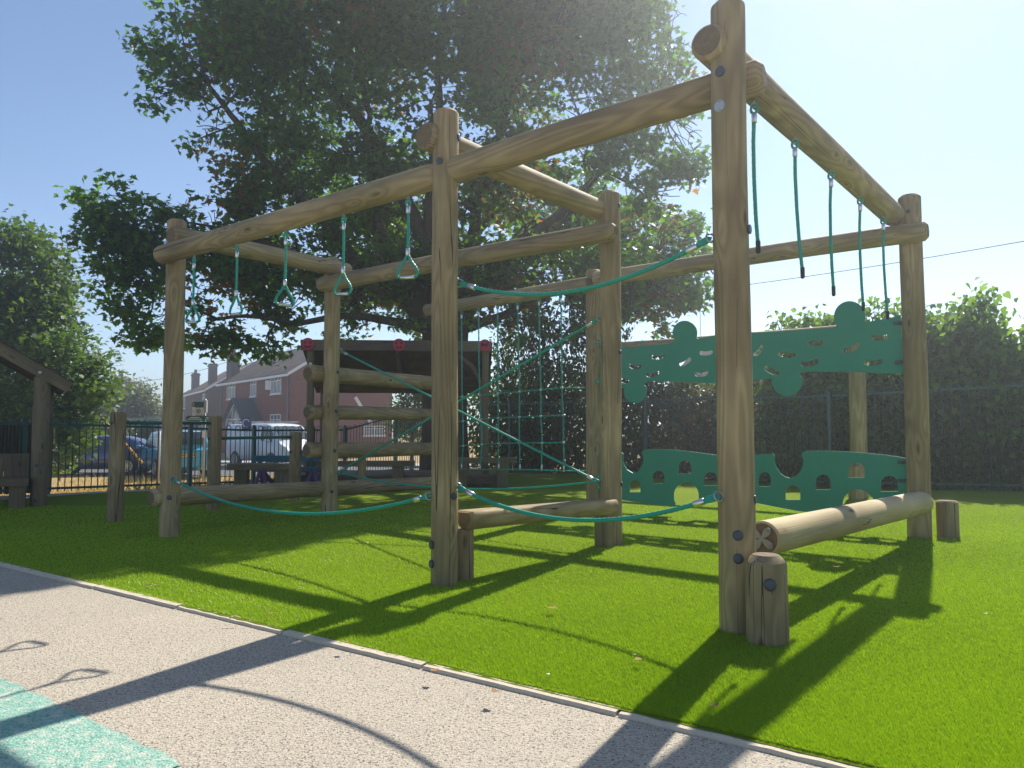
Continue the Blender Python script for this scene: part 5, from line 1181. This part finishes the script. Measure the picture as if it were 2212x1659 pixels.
# ================================================================== SMALL LITTER
LF = mat('fallen_leaf_brown', (.30, .15, .05), .8); LP = mat('pale_petal', (.62, .58, .48), .7); TWG = mat('straw_twig', (.55, .42, .22), .8)
def litter(px, py, kind, label, s=.06, rz=0):
    p = ground(px, py, .026); L = leaf_shape('maple' if kind == 'leaf' else 'plain'); mb = MB()
    if kind == 'twig': mb.tube([p+Vector((-s, 0, .004)), p+Vector((0, s*.15, .012)), p+Vector((s, 0, .004))], .0035, 6)
    else: mb.add([(x*s, (y-.5)*s, .014-z*s*2.2) for x, y, z in L], [tuple(range(len(L)))], 0, False, Matrix.Translation(p)@Matrix.Rotation(rz, 4, 'Z'))
    o = mb.build({'leaf': 'fallen_leaf', 'petal': 'petal', 'twig': 'twig'}[kind], {'leaf': LF, 'petal': LP, 'twig': TWG}[kind], None, M=Matrix.Translation(p)); props(o, label, {'leaf': 'leaf', 'petal': 'petal', 'twig': 'twig'}[kind], 'litter on the grass')
for px, py, kd_, lab, s_, rz in ((745,1393,'leaf','orange-brown leaf on the edging where the long shadow crosses it',.035,1.1),(1540,1478+52,'leaf','brown leaf on the edging in front of the tallest post',.04,.5),(1560,1290,'petal','pale fleck on the lit grass just left of the tallest post',.022,.4),(2130,1330,'petal','pale fleck on the sunlit grass near the right edge',.025,1.3),(640,1180,'petal','tiny pale fleck on the shaded grass left of the central post',.022,.3),(300,1215,'petal','tiny pale fleck on shaded grass near the left end of the edging',.022,.9),(1800,1228,'leaf','crumpled brown leaf on the grass between the stump and the far post',.075,.4),(1190,1319,'leaf','brown leaf on the sunlit grass between the two front posts',.06,1.2),(1376,1432,'leaf','small brown leaf near the rope shadow in front of the tallest post',.04,2),
    (1066,1500,'leaf','dark curled leaf close to the edging stones',.045,.3),(326,1266,'twig','pale straw twig on the grass near the edging, left of centre',.035,.4),(508,1337,'twig','straw twig on the grass beside the edging below the long shadow',.03,.2),(585,1225,'petal','pale scrap on the shaded grass left of the central post',.03,1),
    (1182,1462,'petal','small white petal on the grass right above the edging',.035,.6),(1275,1240,'petal','tiny white petal on the lit grass under the sagging rope',.022,.6),(2085,1190,'petal','tiny white petal on the grass at the far right',.03,.2),(935,1455,'leaf','yellowed leaf lying against the edging stone',.04,.9),(586,1330,'leaf','small curled leaf near the left end of the long shadow',.04,.2),
    (140,1145,'leaf','long pale brown leaf on the shaded grass at the left',.06,1.5),(1370,1420,'petal','white fleck near the rope shadow',.02,.8),(1500,1235,'petal','pale scrap between the middle and tallest posts',.03,.8)):
    litter(px, py, kd_, lab, s_, rz)
# ================================================================== ADDED HAZE VOLUME, STANDS IN FOR LENS GLARE
hz = MB().box((0, 100, 6.7), (530, 410, 17.0)).build('glare_veil', bpy.data.materials.new('glare_veil_air')); hm = hz.data.materials[0]; hm.use_nodes = True
for n_ in list(hm.node_tree.nodes):
    if n_.type == 'BSDF_PRINCIPLED': hm.node_tree.nodes.remove(n_)
pv = hm.node_tree.nodes.new('ShaderNodeVolumePrincipled'); pv.inputs['Color'].default_value = (.90, .95, 1, 1); pv.inputs['Density'].default_value = .0045; pv.inputs['Anisotropy'].default_value = .68
hm.node_tree.links.new(pv.outputs[0], hm.node_tree.nodes['Material Output'].inputs['Volume'])
props(hz, kind='stuff', label='thin pale veil of air added to imitate lens glare', cat='glare_veil')
